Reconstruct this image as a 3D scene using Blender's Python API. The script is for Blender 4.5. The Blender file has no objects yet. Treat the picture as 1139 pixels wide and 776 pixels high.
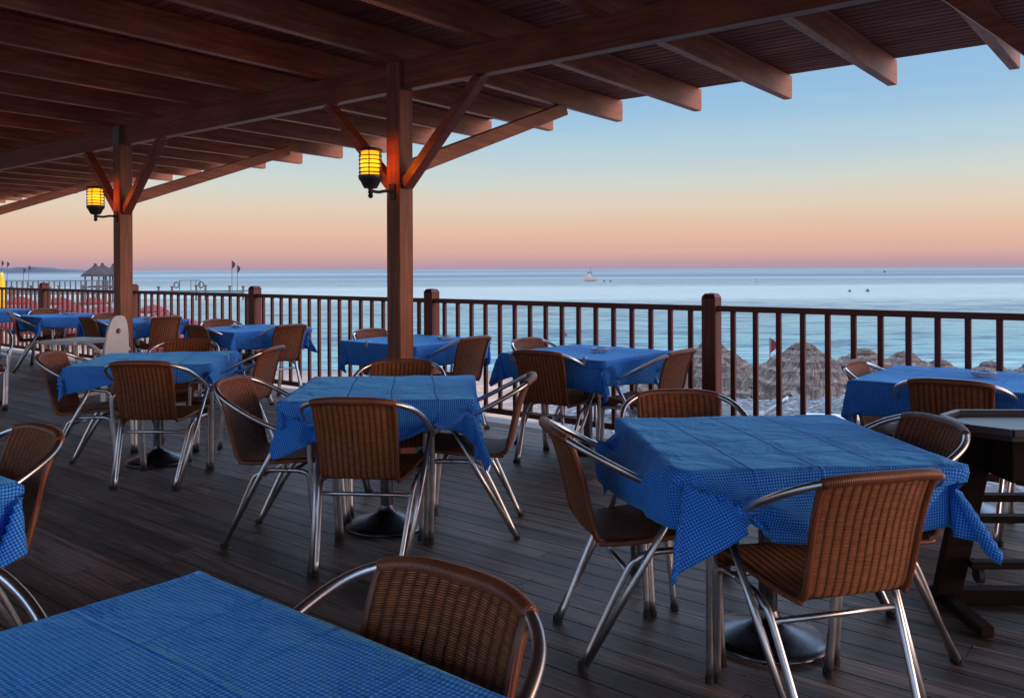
import bpy, bmesh, math, random
from math import sin, cos, pi, radians, sqrt, atan2
from mathutils import Vector, Matrix, noise
random.seed(7)
S = bpy.context.scene
COL = S.collection
R = radians
A = R(39.06)                       # the terrace runs 39 degrees off the camera axis
DX, DY = -cos(A), sin(A)           # along the railing, away to the left
NX, NY = sin(A), cos(A)            # out to sea
H = 1.38

def W(t, p, z=0.0):
    return Vector((NX*p + DX*t, NY*p + DY*t, z))

# ------------------------------------------------------------------ helpers
def tag(o, label=None, cat=None, group=None, kind=None):
    if label: o['label'] = label
    if cat: o['category'] = cat
    if group: o['group'] = group
    if kind: o['kind'] = kind
    return o

def empty(name, loc=(0, 0, 0), rz=0.0):
    o = bpy.data.objects.new(name, None); COL.objects.link(o)
    o.location = loc; o.rotation_euler = (0, 0, rz); o.empty_display_size = 0.2
    return o

def obj(name, bm, mat, parent=None, smooth=False, loc=None, rz=None, angle=None):
    me = bpy.data.meshes.new(name); bm.normal_update(); bm.to_mesh(me); bm.free()
    for m in (mat if isinstance(mat, (list, tuple)) else [mat]): me.materials.append(m)
    if smooth:
        for p in me.polygons: p.use_smooth = True
        if angle:
            try: me.set_sharp_from_angle(angle=R(angle))
            except Exception: pass
    o = bpy.data.objects.new(name, me); COL.objects.link(o)
    if parent: o.parent = parent
    if loc is not None: o.location = loc
    if rz is not None: o.rotation_euler = (0, 0, rz)
    return o

def link_copy(o, parent=None):
    c = o.copy(); COL.objects.link(c)
    if parent: c.parent = parent
    for ch in list(o.children): link_copy(ch, c)
    return c

def box(bm, c, s, bev=0.0, rot=None, seg=1):
    m = Matrix.Translation(Vector(c))
    if rot is not None: m = m @ rot.to_4x4()
    m = m @ Matrix.Diagonal((s[0], s[1], s[2], 1))
    r = bmesh.ops.create_cube(bm, size=1, matrix=m)
    if bev:
        es = set()
        for v in r['verts']: es.update(v.link_edges)
        bmesh.ops.bevel(bm, geom=list(es), offset=bev, segments=seg, affect='EDGES', profile=0.7)
    return bm

def bar(bm, p0, p1, w, h, bev=0.0, up=(0, 0, 1)):
    p0, p1 = Vector(p0), Vector(p1)
    y = (p1-p0); L = y.length; y.normalize()
    z = Vector(up); x = y.cross(z)
    if x.length < 1e-4: x = Vector((1, 0, 0))
    x.normalize(); z = x.cross(y)
    rot = Matrix((x, y, z)).transposed()
    return box(bm, (p0+p1)/2, (w, L, h), bev, rot)

def spline(pts, n=6):
    P = [Vector(p) for p in pts]; out = []
    for i in range(len(P)-1):
        a = P[max(i-1, 0)]; b = P[i]; c = P[i+1]; d = P[min(i+2, len(P)-1)]
        for k in range(n):
            t = k/n
            out.append(0.5*((2*b) + (c-a)*t + (2*a-5*b+4*c-d)*t*t + (3*b-a-3*c+d)*t**3))
    out.append(P[-1]); return out

def tube(bm, pts, r, seg=10, cap=True):
    P = [Vector(p) for p in pts]; n = len(P)
    rr = r if isinstance(r, (list, tuple)) else [r]*n
    rings = []; prev = None
    for i, p in enumerate(P):
        t = (P[min(i+1, n-1)] - P[max(i-1, 0)]).normalized()
        if prev is None:
            a = Vector((0, 0, 1)) if abs(t.z) < 0.9 else Vector((1, 0, 0))
            u = t.cross(a).normalized()
        else:
            u = (prev - t*prev.dot(t)).normalized()
        prev = u; v = t.cross(u)
        rings.append([bm.verts.new(p + (u*cos(2*pi*k/seg) + v*sin(2*pi*k/seg))*rr[i]) for k in range(seg)])
    for a, b in zip(rings, rings[1:]):
        for k in range(seg):
            bm.faces.new((a[k], a[(k+1) % seg], b[(k+1) % seg], b[k]))
    if cap:
        bm.faces.new(rings[0][::-1]); bm.faces.new(rings[-1])
    return bm

def lathe(bm, prof, seg=32, c=(0, 0, 0)):
    c = Vector(c); rings = []
    for r, z in prof:
        if r < 1e-5: rings.append([bm.verts.new(c+Vector((0, 0, z)))])
        else: rings.append([bm.verts.new(c+Vector((r*cos(2*pi*k/seg), r*sin(2*pi*k/seg), z))) for k in range(seg)])
    for a, b in zip(rings, rings[1:]):
        for k in range(seg):
            k2 = (k+1) % seg
            if len(a) == 1 and len(b) == 1: continue
            if len(a) == 1: bm.faces.new((a[0], b[k2], b[k]))
            elif len(b) == 1: bm.faces.new((a[k], a[k2], b[0]))
            else: bm.faces.new((a[k], a[k2], b[k2], b[k]))
    return bm

def B(): return bmesh.new()

# ------------------------------------------------------------------ materials
def mat(name):
    m = bpy.data.materials.new(name); m.use_nodes = True
    nt = m.node_tree; bs = nt.nodes['Principled BSDF']
    return m, nt, bs

def N(nt, typ, **kw):
    n = nt.nodes.new(typ)
    for k, v in kw.items():
        if k in n.inputs: n.inputs[k].default_value = v
        else: setattr(n, k, v)
    return n

def M_(nt, op, a, b=None, c=None):
    n = nt.nodes.new('ShaderNodeMath'); n.operation = op
    for i, x in enumerate((a, b, c)):
        if x is None: continue
        if isinstance(x, (int, float)): n.inputs[i].default_value = x
        else: nt.links.new(x, n.inputs[i])
    return n.outputs[0]

def ramp(nt, fac, stops, interp='LINEAR'):
    n = nt.nodes.new('ShaderNodeValToRGB'); e = n.color_ramp.elements; n.color_ramp.interpolation = interp
    e[0].position = stops[0][0]; e[0].color = (*stops[0][1], 1)
    e[1].position = stops[-1][0]; e[1].color = (*stops[-1][1], 1)
    for p, c in stops[1:-1]:
        x = e.new(p); x.color = (*c, 1)
    nt.links.new(fac, n.inputs[0]); return n.outputs[0]

def coords(nt, kind='Object', scale=(1, 1, 1), rot=(0, 0, 0)):
    tc = nt.nodes.new('ShaderNodeTexCoord'); mp = nt.nodes.new('ShaderNodeMapping')
    mp.inputs['Scale'].default_value = scale; mp.inputs['Rotation'].default_value = rot
    nt.links.new(tc.outputs[kind], mp.inputs[0]); return mp.outputs[0]

def noise_(nt, vec, scale, detail=4, rough=0.55, dist=0.0):
    n = N(nt, 'ShaderNodeTexNoise', Scale=scale, Detail=detail, Roughness=rough, Distortion=dist)
    nt.links.new(vec, n.inputs['Vector']); return n.outputs[0]

def bump(nt, bs, h, strength=0.3, dist=0.01):
    b = N(nt, 'ShaderNodeBump', Strength=strength, Distance=dist)
    nt.links.new(h, b.inputs['Height']); nt.links.new(b.outputs[0], bs.inputs['Normal'])

def mixc(nt, f, a, b, mode='MIX'):
    n = nt.nodes.new('ShaderNodeMix'); n.data_type = 'RGBA'; n.blend_type = mode
    for i, x in ((0, f), (6, a), (7, b)):
        if isinstance(x, (int, float)): n.inputs[i].default_value = x
        elif isinstance(x, tuple): n.inputs[i].default_value = (*x, 1)
        else: nt.links.new(x, n.inputs[i])
    return n.outputs[2]

def wood(name, dark, light, axis, rough=0.5, scale=6, spec=0.4):
    m, nt, bs = mat(name)
    sc = [14, 14, 14]; sc[axis] = 0.9
    v = coords(nt, 'Object', tuple(sc))
    n1 = noise_(nt, v, scale*0.35, 6, 0.6, 0.6)
    v2 = coords(nt, 'Object', (1.3, 1.3, 1.3))
    n2 = noise_(nt, v2, 1.7, 3)
    c = ramp(nt, n1, [(0.3, dark), (0.52, tuple((a+b)/2 for a, b in zip(dark, light))), (0.72, light)])
    c2 = mixc(nt, ramp(nt, n2, [(0.35, (0, 0, 0)), (0.7, (1, 1, 1))]), c, tuple(x*0.55 for x in dark))
    c3 = mixc(nt, 0.55, c, c2)
    nt.links.new(c3, bs.inputs['Base Color'])
    bs.inputs['Roughness'].default_value = rough; bs.inputs['Specular IOR Level'].default_value = spec
    bump(nt, bs, n1, 0.25, 0.004)
    return m

# beams, rafters and pillars: dark stained timber
w_raft = wood('stained_rafter_timber', (0.20, 0.052, 0.025), (0.56, 0.19, 0.095), 1)
w_beam = wood('stained_beam_timber', (0.13, 0.030, 0.014), (0.32, 0.088, 0.042), 0)
w_post = wood('stained_post_timber', (0.13, 0.030, 0.014), (0.38, 0.115, 0.052), 2)
w_soff = wood('stained_roof_boards', (0.13, 0.036, 0.028), (0.36, 0.13, 0.095), 0, 0.75, 6, 0.2)
w_rail = wood('red_brown_rail_timber', (0.075, 0.012, 0.008), (0.20, 0.038, 0.024), 0)
w_bal = wood('red_brown_baluster_timber', (0.075, 0.012, 0.008), (0.22, 0.042, 0.026), 2)
w_dark = wood('dark_stand_timber', (0.009, 0.004, 0.0035), (0.022, 0.009, 0.007), 0, 0.7, 6, 0.15)

def mk_deck():
    m, nt, bs = mat('weathered_deck_boards')
    tc = nt.nodes.new('ShaderNodeTexCoord'); sp = nt.nodes.new('ShaderNodeSeparateXYZ')
    nt.links.new(tc.outputs['Object'], sp.inputs[0])
    idx = M_(nt, 'FLOOR', M_(nt, 'DIVIDE', M_(nt, 'ADD', sp.outputs[1], 50.0), 0.118))
    wn = nt.nodes.new('ShaderNodeTexWhiteNoise'); wn.noise_dimensions = '1D'; nt.links.new(idx, wn.inputs['W'])
    # plank ends: every board is made of lengths of about 2.7 m
    xo = M_(nt, 'ADD', M_(nt, 'ADD', sp.outputs[0], 60.0), M_(nt, 'MULTIPLY', wn.outputs[0], 2.7))
    seg = M_(nt, 'DIVIDE', xo, 2.7)
    cell = M_(nt, 'FLOOR', seg); fr = M_(nt, 'FRACT', seg)
    joint = M_(nt, 'LESS_THAN', fr, 0.0022)
    wn2 = nt.nodes.new('ShaderNodeTexWhiteNoise'); wn2.noise_dimensions = '2D'
    cb = nt.nodes.new('ShaderNodeCombineXYZ'); nt.links.new(idx, cb.inputs[0]); nt.links.new(cell, cb.inputs[1])
    nt.links.new(cb.outputs[0], wn2.inputs['Vector'])
    add = nt.nodes.new('ShaderNodeVectorMath'); add.operation = 'ADD'
    cb2 = nt.nodes.new('ShaderNodeCombineXYZ')
    nt.links.new(M_(nt, 'MULTIPLY', wn2.outputs[0], 37.0), cb2.inputs[0]); nt.links.new(M_(nt, 'MULTIPLY', wn2.outputs[0], 11.0), cb2.inputs[2])
    nt.links.new(tc.outputs['Object'], add.inputs[0]); nt.links.new(cb2.outputs[0], add.inputs[1])
    mp = nt.nodes.new('ShaderNodeMapping'); mp.inputs['Scale'].default_value = (1.0, 16, 1); nt.links.new(add.outputs[0], mp.inputs[0])
    g = noise_(nt, mp.outputs[0], 2.2, 7, 0.65, 0.5)
    mp2 = nt.nodes.new('ShaderNodeMapping'); mp2.inputs['Scale'].default_value = (0.35, 5, 1); nt.links.new(add.outputs[0], mp2.inputs[0])
    g2 = noise_(nt, mp2.outputs[0], 2.0, 3, 0.5)
    c = ramp(nt, g, [(0.32, (0.036, 0.022, 0.018)), (0.48, (0.12, 0.080, 0.068)), (0.60, (0.24, 0.172, 0.152)), (0.76, (0.50, 0.40, 0.365))])
    c = mixc(nt, M_(nt, 'MULTIPLY', ramp(nt, g2, [(0.45, (0, 0, 0)), (0.7, (1, 1, 1))]), 0.5), c, (0.17, 0.135, 0.14))
    br = M_(nt, 'MULTIPLY_ADD', wn2.outputs[0], 1.05, 0.40)
    vv = nt.nodes.new('ShaderNodeVectorMath'); vv.operation = 'SCALE'
    nt.links.new(c, vv.inputs[0]); nt.links.new(br, vv.inputs['Scale'])
    cc = mixc(nt, joint, vv.outputs[0], (0.004, 0.003, 0.003))
    big = noise_(nt, coords(nt, 'Object'), 0.9, 3)
    cc = mixc(nt, M_(nt, 'MULTIPLY', ramp(nt, big, [(0.4, (0, 0, 0)), (0.75, (1, 1, 1))]), 0.35), cc, (0.02, 0.014, 0.014))
    jx = M_(nt, 'MULTIPLY', M_(nt, 'SUBTRACT', M_(nt, 'FRACT', M_(nt, 'DIVIDE', xo, 0.54)), 0.03), 0.54)
    fy = M_(nt, 'MULTIPLY', M_(nt, 'FRACT', M_(nt, 'DIVIDE', M_(nt, 'ADD', sp.outputs[1], 50.0), 0.118)), 0.118)
    d1 = M_(nt, 'MINIMUM', M_(nt, 'ABSOLUTE', M_(nt, 'SUBTRACT', fy, 0.028)), M_(nt, 'ABSOLUTE', M_(nt, 'SUBTRACT', fy, 0.09)))
    nail = M_(nt, 'LESS_THAN', M_(nt, 'ADD', M_(nt, 'POWER', jx, 2.0), M_(nt, 'POWER', d1, 2.0)), 0.000022)
    cc = mixc(nt, nail, cc, (0.012, 0.009, 0.009))
    worn = noise_(nt, coords(nt, 'Object', (1, 1.6, 1)), 1.6, 6, 0.7)
    cc = mixc(nt, M_(nt, 'MULTIPLY', ramp(nt, worn, [(0.52, (0, 0, 0)), (0.72, (1, 1, 1))]), 0.35), cc, (0.26, 0.22, 0.215))
    nt.links.new(cc, bs.inputs['Base Color'])
    nt.links.new(M_(nt, 'MULTIPLY_ADD', g, 0.35, 0.33), bs.inputs['Roughness'])
    bs.inputs['Specular IOR Level'].default_value = 0.3
    bump(nt, bs, g, 0.6, 0.006)
    return m
m_deck = mk_deck()

def mk_alu():
    m, nt, bs = mat('brushed_aluminium')
    v = coords(nt, 'Object', (3, 3, 3))
    n = noise_(nt, v, 4, 4)
    nt.links.new(ramp(nt, n, [(0.3, (0.55, 0.56, 0.59)), (0.7, (0.78, 0.79, 0.82))]), bs.inputs['Base Color'])
    bs.inputs['Metallic'].default_value = 1.0
    nt.links.new(M_(nt, 'MULTIPLY_ADD', n, 0.10, 0.27), bs.inputs['Roughness'])
    return m
m_alu = mk_alu()

def mk_chrome():
    m, nt, bs = mat('steel_table_base')
    n = noise_(nt, coords(nt, 'Object', (5, 5, 5)), 3, 4)
    nt.links.new(ramp(nt, n, [(0.3, (0.07, 0.075, 0.09)), (0.7, (0.17, 0.18, 0.21))]), bs.inputs['Base Color'])
    bs.inputs['Metallic'].default_value = 1.0
    nt.links.new(M_(nt, 'MULTIPLY_ADD', n, 0.22, 0.18), bs.inputs['Roughness'])
    return m
m_base = mk_chrome()

def mk_weave(name, holes=True):
    m, nt, bs = mat(name)
    tc = nt.nodes.new('ShaderNodeTexCoord'); sp = nt.nodes.new('ShaderNodeSeparateXYZ'); nt.links.new(tc.outputs['UV'], sp.inputs[0])
    ob = nt.nodes.new('ShaderNodeObjectInfo')
    wv = noise_(nt, coords(nt, 'Object', (1, 1, 1)), 7, 2)
    u = M_(nt, 'ADD', sp.outputs[0], M_(nt, 'MULTIPLY', M_(nt, 'SUBTRACT', wv, 0.5), 0.008)); v = sp.outputs[1]
    U = M_(nt, 'DIVIDE', u, 0.027)                    # warp canes
    col = M_(nt, 'FLOOR', U); fu = M_(nt, 'FRACT', U)
    par = M_(nt, 'MODULO', M_(nt, 'ABSOLUTE', col), 2.0)
    V = M_(nt, 'ADD', M_(nt, 'DIVIDE', v, 0.0046), M_(nt, 'MULTIPLY', par, 0.5))   # weft strands
    fv = M_(nt, 'FRACT', V)
    hu = M_(nt, 'SINE', M_(nt, 'MULTIPLY', fu, pi))    # bulge across one cane
    hv = M_(nt, 'SINE', M_(nt, 'MULTIPLY', fv, pi))
    h = M_(nt, 'MULTIPLY', M_(nt, 'POWER', M_(nt, 'ADD', hu, 0.02), 0.6), M_(nt, 'POWER', M_(nt, 'ADD', hv, 0.02), 0.5))
    wn = nt.nodes.new('ShaderNodeTexWhiteNoise'); wn.noise_dimensions = '2D'
    cb = nt.nodes.new('ShaderNodeCombineXYZ'); nt.links.new(col, cb.inputs[0]); nt.links.new(M_(nt, 'FLOOR', V), cb.inputs[1]); nt.links.new(cb.outputs[0], wn.inputs['Vector'])
    c = ramp(nt, h, [(0.1, (0.075, 0.022, 0.008)), (0.5, (0.20, 0.064, 0.024)), (1.0, (0.44, 0.155, 0.060))])  # groove shade and cane highlights painted into the colour from weave height
    br = M_(nt, 'ADD', M_(nt, 'MULTIPLY_ADD', wn.outputs[0], 0.45, 0.62), M_(nt, 'MULTIPLY', ob.outputs['Random'], 0.3))
    vv = nt.nodes.new('ShaderNodeVectorMath'); vv.operation = 'SCALE'; nt.links.new(c, vv.inputs[0]); nt.links.new(br, vv.inputs['Scale'])
    nt.links.new(vv.outputs[0], bs.inputs['Base Color'])
    bs.inputs['Roughness'].default_value = 0.52; bs.inputs['Specular IOR Level'].default_value = 0.3
    bump(nt, bs, h, 0.9, 0.004)
    if holes:
        hl = M_(nt, 'MULTIPLY', M_(nt, 'LESS_THAN', hu, 0.20), M_(nt, 'LESS_THAN', hv, 0.45))
        nn = noise_(nt, coords(nt, 'UV', (1, 1, 1)), 9, 2)
        hl = M_(nt, 'MULTIPLY', hl, M_(nt, 'GREATER_THAN', nn, 0.5))
        # worn slits in the middle of the back
        sl = M_(nt, 'LESS_THAN', M_(nt, 'FRACT', M_(nt, 'DIVIDE', sp.outputs[0], 0.027)), 0.15)
        sl = M_(nt, 'MULTIPLY', sl, M_(nt, 'LESS_THAN', M_(nt, 'ABSOLUTE', M_(nt, 'SUBTRACT', sp.outputs[0], 0.5)), 0.06))
        sl = M_(nt, 'MULTIPLY', sl, M_(nt, 'LESS_THAN', M_(nt, 'ABSOLUTE', M_(nt, 'SUBTRACT', sp.outputs[1], 0.80)), 0.05))
        nz = N(nt, 'ShaderNodeTexNoise', Scale=1.0, Detail=1.0); cb3 = nt.nodes.new('ShaderNodeCombineXYZ')
        nt.links.new(M_(nt, 'MULTIPLY', col, 3.7), cb3.inputs[0]); nt.links.new(M_(nt, 'MULTIPLY', sp.outputs[1], 28.0), cb3.inputs[1]); nt.links.new(M_(nt, 'MULTIPLY', ob.outputs['Random'], 50.0), cb3.inputs[2]); nt.links.new(cb3.outputs[0], nz.inputs['Vector'])
        sl = M_(nt, 'MULTIPLY', sl, M_(nt, 'GREATER_THAN', nz.outputs[0], 0.53))
        hl = M_(nt, 'MAXIMUM', hl, sl)
        nt.links.new(M_(nt, 'SUBTRACT', 1.0, hl), bs.inputs['Alpha'])
    return m
m_weave = mk_weave('woven_brown_rattan')

def mk_wrap():
    m, nt, bs = mat('wrapped_cane_border')
    tc = nt.nodes.new('ShaderNodeTexCoord'); w = N(nt, 'ShaderNodeTexWave', Scale=55.0, Distortion=1.0); w.bands_direction = 'X'
    nt.links.new(tc.outputs['Object'], w.inputs['Vector'])
    n = noise_(nt, coords(nt, 'Object'), 14, 4)
    f = M_(nt, 'MULTIPLY_ADD', w.outputs['Fac'], 0.35, M_(nt, 'MULTIPLY', n, 0.65))
    nt.links.new(ramp(nt, f, [(0.2, (0.10, 0.028, 0.013)), (0.8, (0.28, 0.088, 0.040))]), bs.inputs['Base Color'])
    bs.inputs['Roughness'].default_value = 0.38
    bump(nt, bs, w.outputs['Fac'], 0.5, 0.002)
    return m
m_wrap = mk_wrap()

def mk_cloth():
    m, nt, bs = mat('blue_gingham_cloth')
    tc = nt.nodes.new('ShaderNodeTexCoord'); sp = nt.nodes.new('ShaderNodeSeparateXYZ'); nt.links.new(tc.outputs['UV'], sp.inputs[0])
    def st(x):
        f = M_(nt, 'FRACT', M_(nt, 'DIVIDE', x, 0.0095))
        return M_(nt, 'LESS_THAN', f, 0.5)
    a, b = st(sp.outputs[0]), st(sp.outputs[1])
    s = M_(nt, 'MULTIPLY', M_(nt, 'ADD', a, b), 0.5)
    c = ramp(nt, s, [(0.0, (0.010, 0.075, 0.60)), (0.5, (0.03, 0.20, 0.95)), (1.0, (0.17, 0.60, 1.0))])
    n = noise_(nt, coords(nt, 'UV'), 3, 4)
    c = mixc(nt, M_(nt, 'MULTIPLY', n, 0.3), c, (0.0, 0.17, 0.76))
    nt.links.new(c, bs.inputs['Base Color'])
    bs.inputs['Roughness'].default_value = 0.65; bs.inputs['Specular IOR Level'].default_value = 0.08
    bs.inputs['Sheen Weight'].default_value = 0.75; bs.inputs['Sheen Roughness'].default_value = 0.45; bs.inputs['Sheen Tint'].default_value = (0.13, 0.52, 1, 1)
    # pressed fold creases and slight puckers
    def crease(x, at, w=0.004):
        d = M_(nt, 'ABSOLUTE', M_(nt, 'SUBTRACT', x, at))
        return M_(nt, 'MAXIMUM', M_(nt, 'SUBTRACT', 1.0, M_(nt, 'DIVIDE', d, w)), 0.0)
    tot = None; nw = noise_(nt, coords(nt, 'UV'), 2.0, 2); nx = noise_(nt, coords(nt, 'Object'), 3.0, 3)
    for i in (0, 1):
        for at in (-0.22, 0.0, 0.22):
            k = M_(nt, 'MULTIPLY', crease(M_(nt, 'ADD', sp.outputs[i], M_(nt, 'MULTIPLY', nw, 0.03)), at + (0.01 if i else -0.013) + 0.015, 0.007), M_(nt, 'MULTIPLY', nx, 1.8))
            tot = k if tot is None else M_(nt, 'ADD', tot, k)
    n2 = noise_(nt, coords(nt, 'UV', (1, 1, 1)), 5.5, 5, 0.55, 0.4)
    hh = M_(nt, 'ADD', M_(nt, 'MULTIPLY', tot, 0.35), M_(nt, 'MULTIPLY', n2, 3.4))
    bump(nt, bs, hh, 0.65, 0.012)
    return m
m_cloth = mk_cloth()

def plain(name, c, rough=0.5, metal=0.0, var=0.15, sc=8, bmp=0.05):
    m, nt, bs = mat(name)
    n = noise_(nt, coords(nt, 'Object'), sc, 4)
    nt.links.new(ramp(nt, n, [(0.3, tuple(x*(1-var) for x in c)), (0.7, tuple(min(1, x*(1+var)) for x in c))]), bs.inputs['Base Color'])
    bs.inputs['Roughness'].default_value = rough; bs.inputs['Metallic'].default_value = metal
    if bmp: bump(nt, bs, n, bmp, 0.01)
    return m
m_rubber = plain('black_rubber', (0.012, 0.012, 0.014), 0.7)
m_iron = plain('dark_painted_iron', (0.025, 0.022, 0.022), 0.45)
m_white = plain('white_plastic', (0.62, 0.64, 0.68), 0.35, var=0.06)
m_under = plain('shadowed_underside', (0.01, 0.008, 0.008), 0.9)
m_top = plain('grey_table_laminate', (0.20, 0.18, 0.17), 0.5)
m_tray = plain('pale_tray_laminate', (0.20, 0.22, 0.25), 0.3, var=0.1)
m_clip = plain('pale_metal_clip', (0.55, 0.56, 0.6), 0.3)
m_red = plain('red_canvas', (0.20, 0.018, 0.025), 0.9)
m_yel = plain('yellow_canvas', (0.75, 0.52, 0.03), 0.8)
m_orange = plain('orange_plastic', (0.8, 0.12, 0.03), 0.5)
m_grn = plain('weathered_green_planks', (0.09, 0.16, 0.14), 0.8)
m_greyw = plain('grey_weathered_timber', (0.11, 0.09, 0.085), 0.85)
m_brk = plain('weathered_galvanised_bracket', (0.16, 0.13, 0.12), 0.6, 0.3)
m_bed = plain('white_sunbed_plastic', (0.62, 0.62, 0.66), 0.5)
m_cliff = plain('dark_far_land', (0.06, 0.065, 0.085), 0.95, sc=0.02)
m_hull = plain('white_hull_paint', (0.6, 0.42, 0.38), 0.4)
m_hull2 = plain('dark_boat_canopy', (0.04, 0.05, 0.09), 0.6)
m_stone = plain('terrace_base_plaster', (0.25, 0.2, 0.17), 0.9)

def mk_glass():
    m = bpy.data.materials.new('lit_amber_glass'); m.use_nodes = True; nt = m.node_tree
    for n in list(nt.nodes): nt.nodes.remove(n)
    out = nt.nodes.new('ShaderNodeOutputMaterial')
    em = N(nt, 'ShaderNodeEmission', Strength=1.0)
    v = coords(nt, 'Object'); sp = nt.nodes.new('ShaderNodeSeparateXYZ'); nt.links.new(v, sp.inputs[0])
    c = ramp(nt, M_(nt, 'MULTIPLY_ADD', sp.outputs[2], 5.0, 0.5), [(0.0, (1.6, 0.55, 0.01)), (0.45, (2.2, 1.35, 0.05)), (1.0, (1.6, 0.75, 0.02))])
    nt.links.new(c, em.inputs[0])
    tr = nt.nodes.new('ShaderNodeBsdfTransparent'); tr.inputs[0].default_value = (1, 0.75, 0.4, 1)
    mx = nt.nodes.new('ShaderNodeMixShader'); mx.inputs[0].default_value = 0.45
    nt.links.new(em.outputs[0], mx.inputs[1]); nt.links.new(tr.outputs[0], mx.inputs[2]); nt.links.new(mx.outputs[0], out.inputs[0])
    return m
m_amber = mk_glass()

def mk_ash():
    m, nt, bs = mat('clear_ashtray_glass')
    bs.inputs['Base Color'].default_value = (0.8, 0.88, 0.95, 1); bs.inputs['Roughness'].default_value = 0.05
    bs.inputs['Transmission Weight'].default_value = 0.75; bs.inputs['IOR'].default_value = 1.45
    return m
m_ash = mk_ash()

def mk_thatch():
    m, nt, bs = mat('grey_brown_thatch')
    tc = nt.nodes.new('ShaderNodeTexCoord'); sp = nt.nodes.new('ShaderNodeSeparateXYZ'); nt.links.new(tc.outputs['Object'], sp.inputs[0])
    ang = M_(nt, 'ARCTAN2', sp.outputs[1], sp.outputs[0])
    rad = M_(nt, 'SQRT', M_(nt, 'ADD', M_(nt, 'POWER', sp.outputs[0], 2.0), M_(nt, 'POWER', sp.outputs[1], 2.0)))
    cb = nt.nodes.new('ShaderNodeCombineXYZ')
    nt.links.new(M_(nt, 'ADD', M_(nt, 'MULTIPLY', ang, 30.0), M_(nt, 'MULTIPLY', rad, 9.0)), cb.inputs[0]); nt.links.new(M_(nt, 'MULTIPLY', rad, 3.5), cb.inputs[1])
    st = noise_(nt, cb.outputs[0], 1.0, 5, 0.7, 0.3)
    tuft = noise_(nt, coords(nt, 'Object', (1, 1, 1)), 7.0, 5, 0.7)
    lay = M_(nt, 'FRACT', M_(nt, 'ADD', M_(nt, 'MULTIPLY', rad, 4.2), M_(nt, 'MULTIPLY', tuft, 0.7)))
    f = M_(nt, 'ADD', M_(nt, 'MULTIPLY', st, 0.55), M_(nt, 'ADD', M_(nt, 'MULTIPLY', tuft, 0.33), M_(nt, 'MULTIPLY', lay, 0.12)))
    nt.links.new(ramp(nt, f, [(0.38, (0.02, 0.013, 0.012)), (0.5, (0.10, 0.068, 0.056)), (0.62, (0.27, 0.19, 0.155))]), bs.inputs['Base Color'])
    bs.inputs['Roughness'].default_value = 0.95
    bump(nt, bs, f, 1.0, 0.06)
    return m
m_thatch = mk_thatch()

def mk_beach():
    m, nt, bs = mat('pebbles_and_sand')
    v = coords(nt, 'Object')
    vo = N(nt, 'ShaderNodeTexVoronoi', Scale=9.0); nt.links.new(v, vo.inputs['Vector'])
    wn = ramp(nt, vo.outputs['Color'], [(0.0, (0.05, 0.055, 0.07)), (0.6, (0.13, 0.125, 0.135)), (1.0, (0.42, 0.39, 0.39))])
    pc = mixc(nt, ramp(nt, vo.outputs['Distance'], [(0.35, (0, 0, 0)), (0.8, (1, 1, 1))]), wn, (0.02, 0.02, 0.025))
    n = noise_(nt, v, 1.3, 6, 0.7)
    sand = ramp(nt, n, [(0.35, (0.24, 0.13, 0.085)), (0.6, (0.46, 0.27, 0.18)), (0.75, (0.55, 0.36, 0.27))])
    sp = nt.nodes.new('ShaderNodeSeparateXYZ'); nt.links.new(v, sp.inputs[0])
    k = M_(nt, 'ADD', M_(nt, 'MULTIPLY_ADD', sp.outputs[0], -0.5, 0.7), M_(nt, 'MULTIPLY_ADD', noise_(nt, v, 0.22, 3), 2.0, -0.9))
    k = ramp(nt, k, [(0.0, (0, 0, 0)), (0.8, (1, 1, 1))])
    at = nt.nodes.new('ShaderNodeSeparateXYZ'); nt.links.new(v, at.inputs[0])
    wet = ramp(nt, M_(nt, 'MULTIPLY_ADD', at.outputs[2], 4.0, 11.0), [(0.0, (1, 1, 1)), (0.9, (0, 0, 0))])
    c = mixc(nt, k, pc, sand)
    c = mixc(nt, M_(nt, 'MULTIPLY', wet, 0.65), c, (0.10, 0.09, 0.10))
    nt.links.new(c, bs.inputs['Base Color']); bs.inputs['Roughness'].default_value = 0.85
    bump(nt, bs, vo.outputs['Distance'], 0.8, 0.05)
    return m
m_beach = mk_beach()

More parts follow.
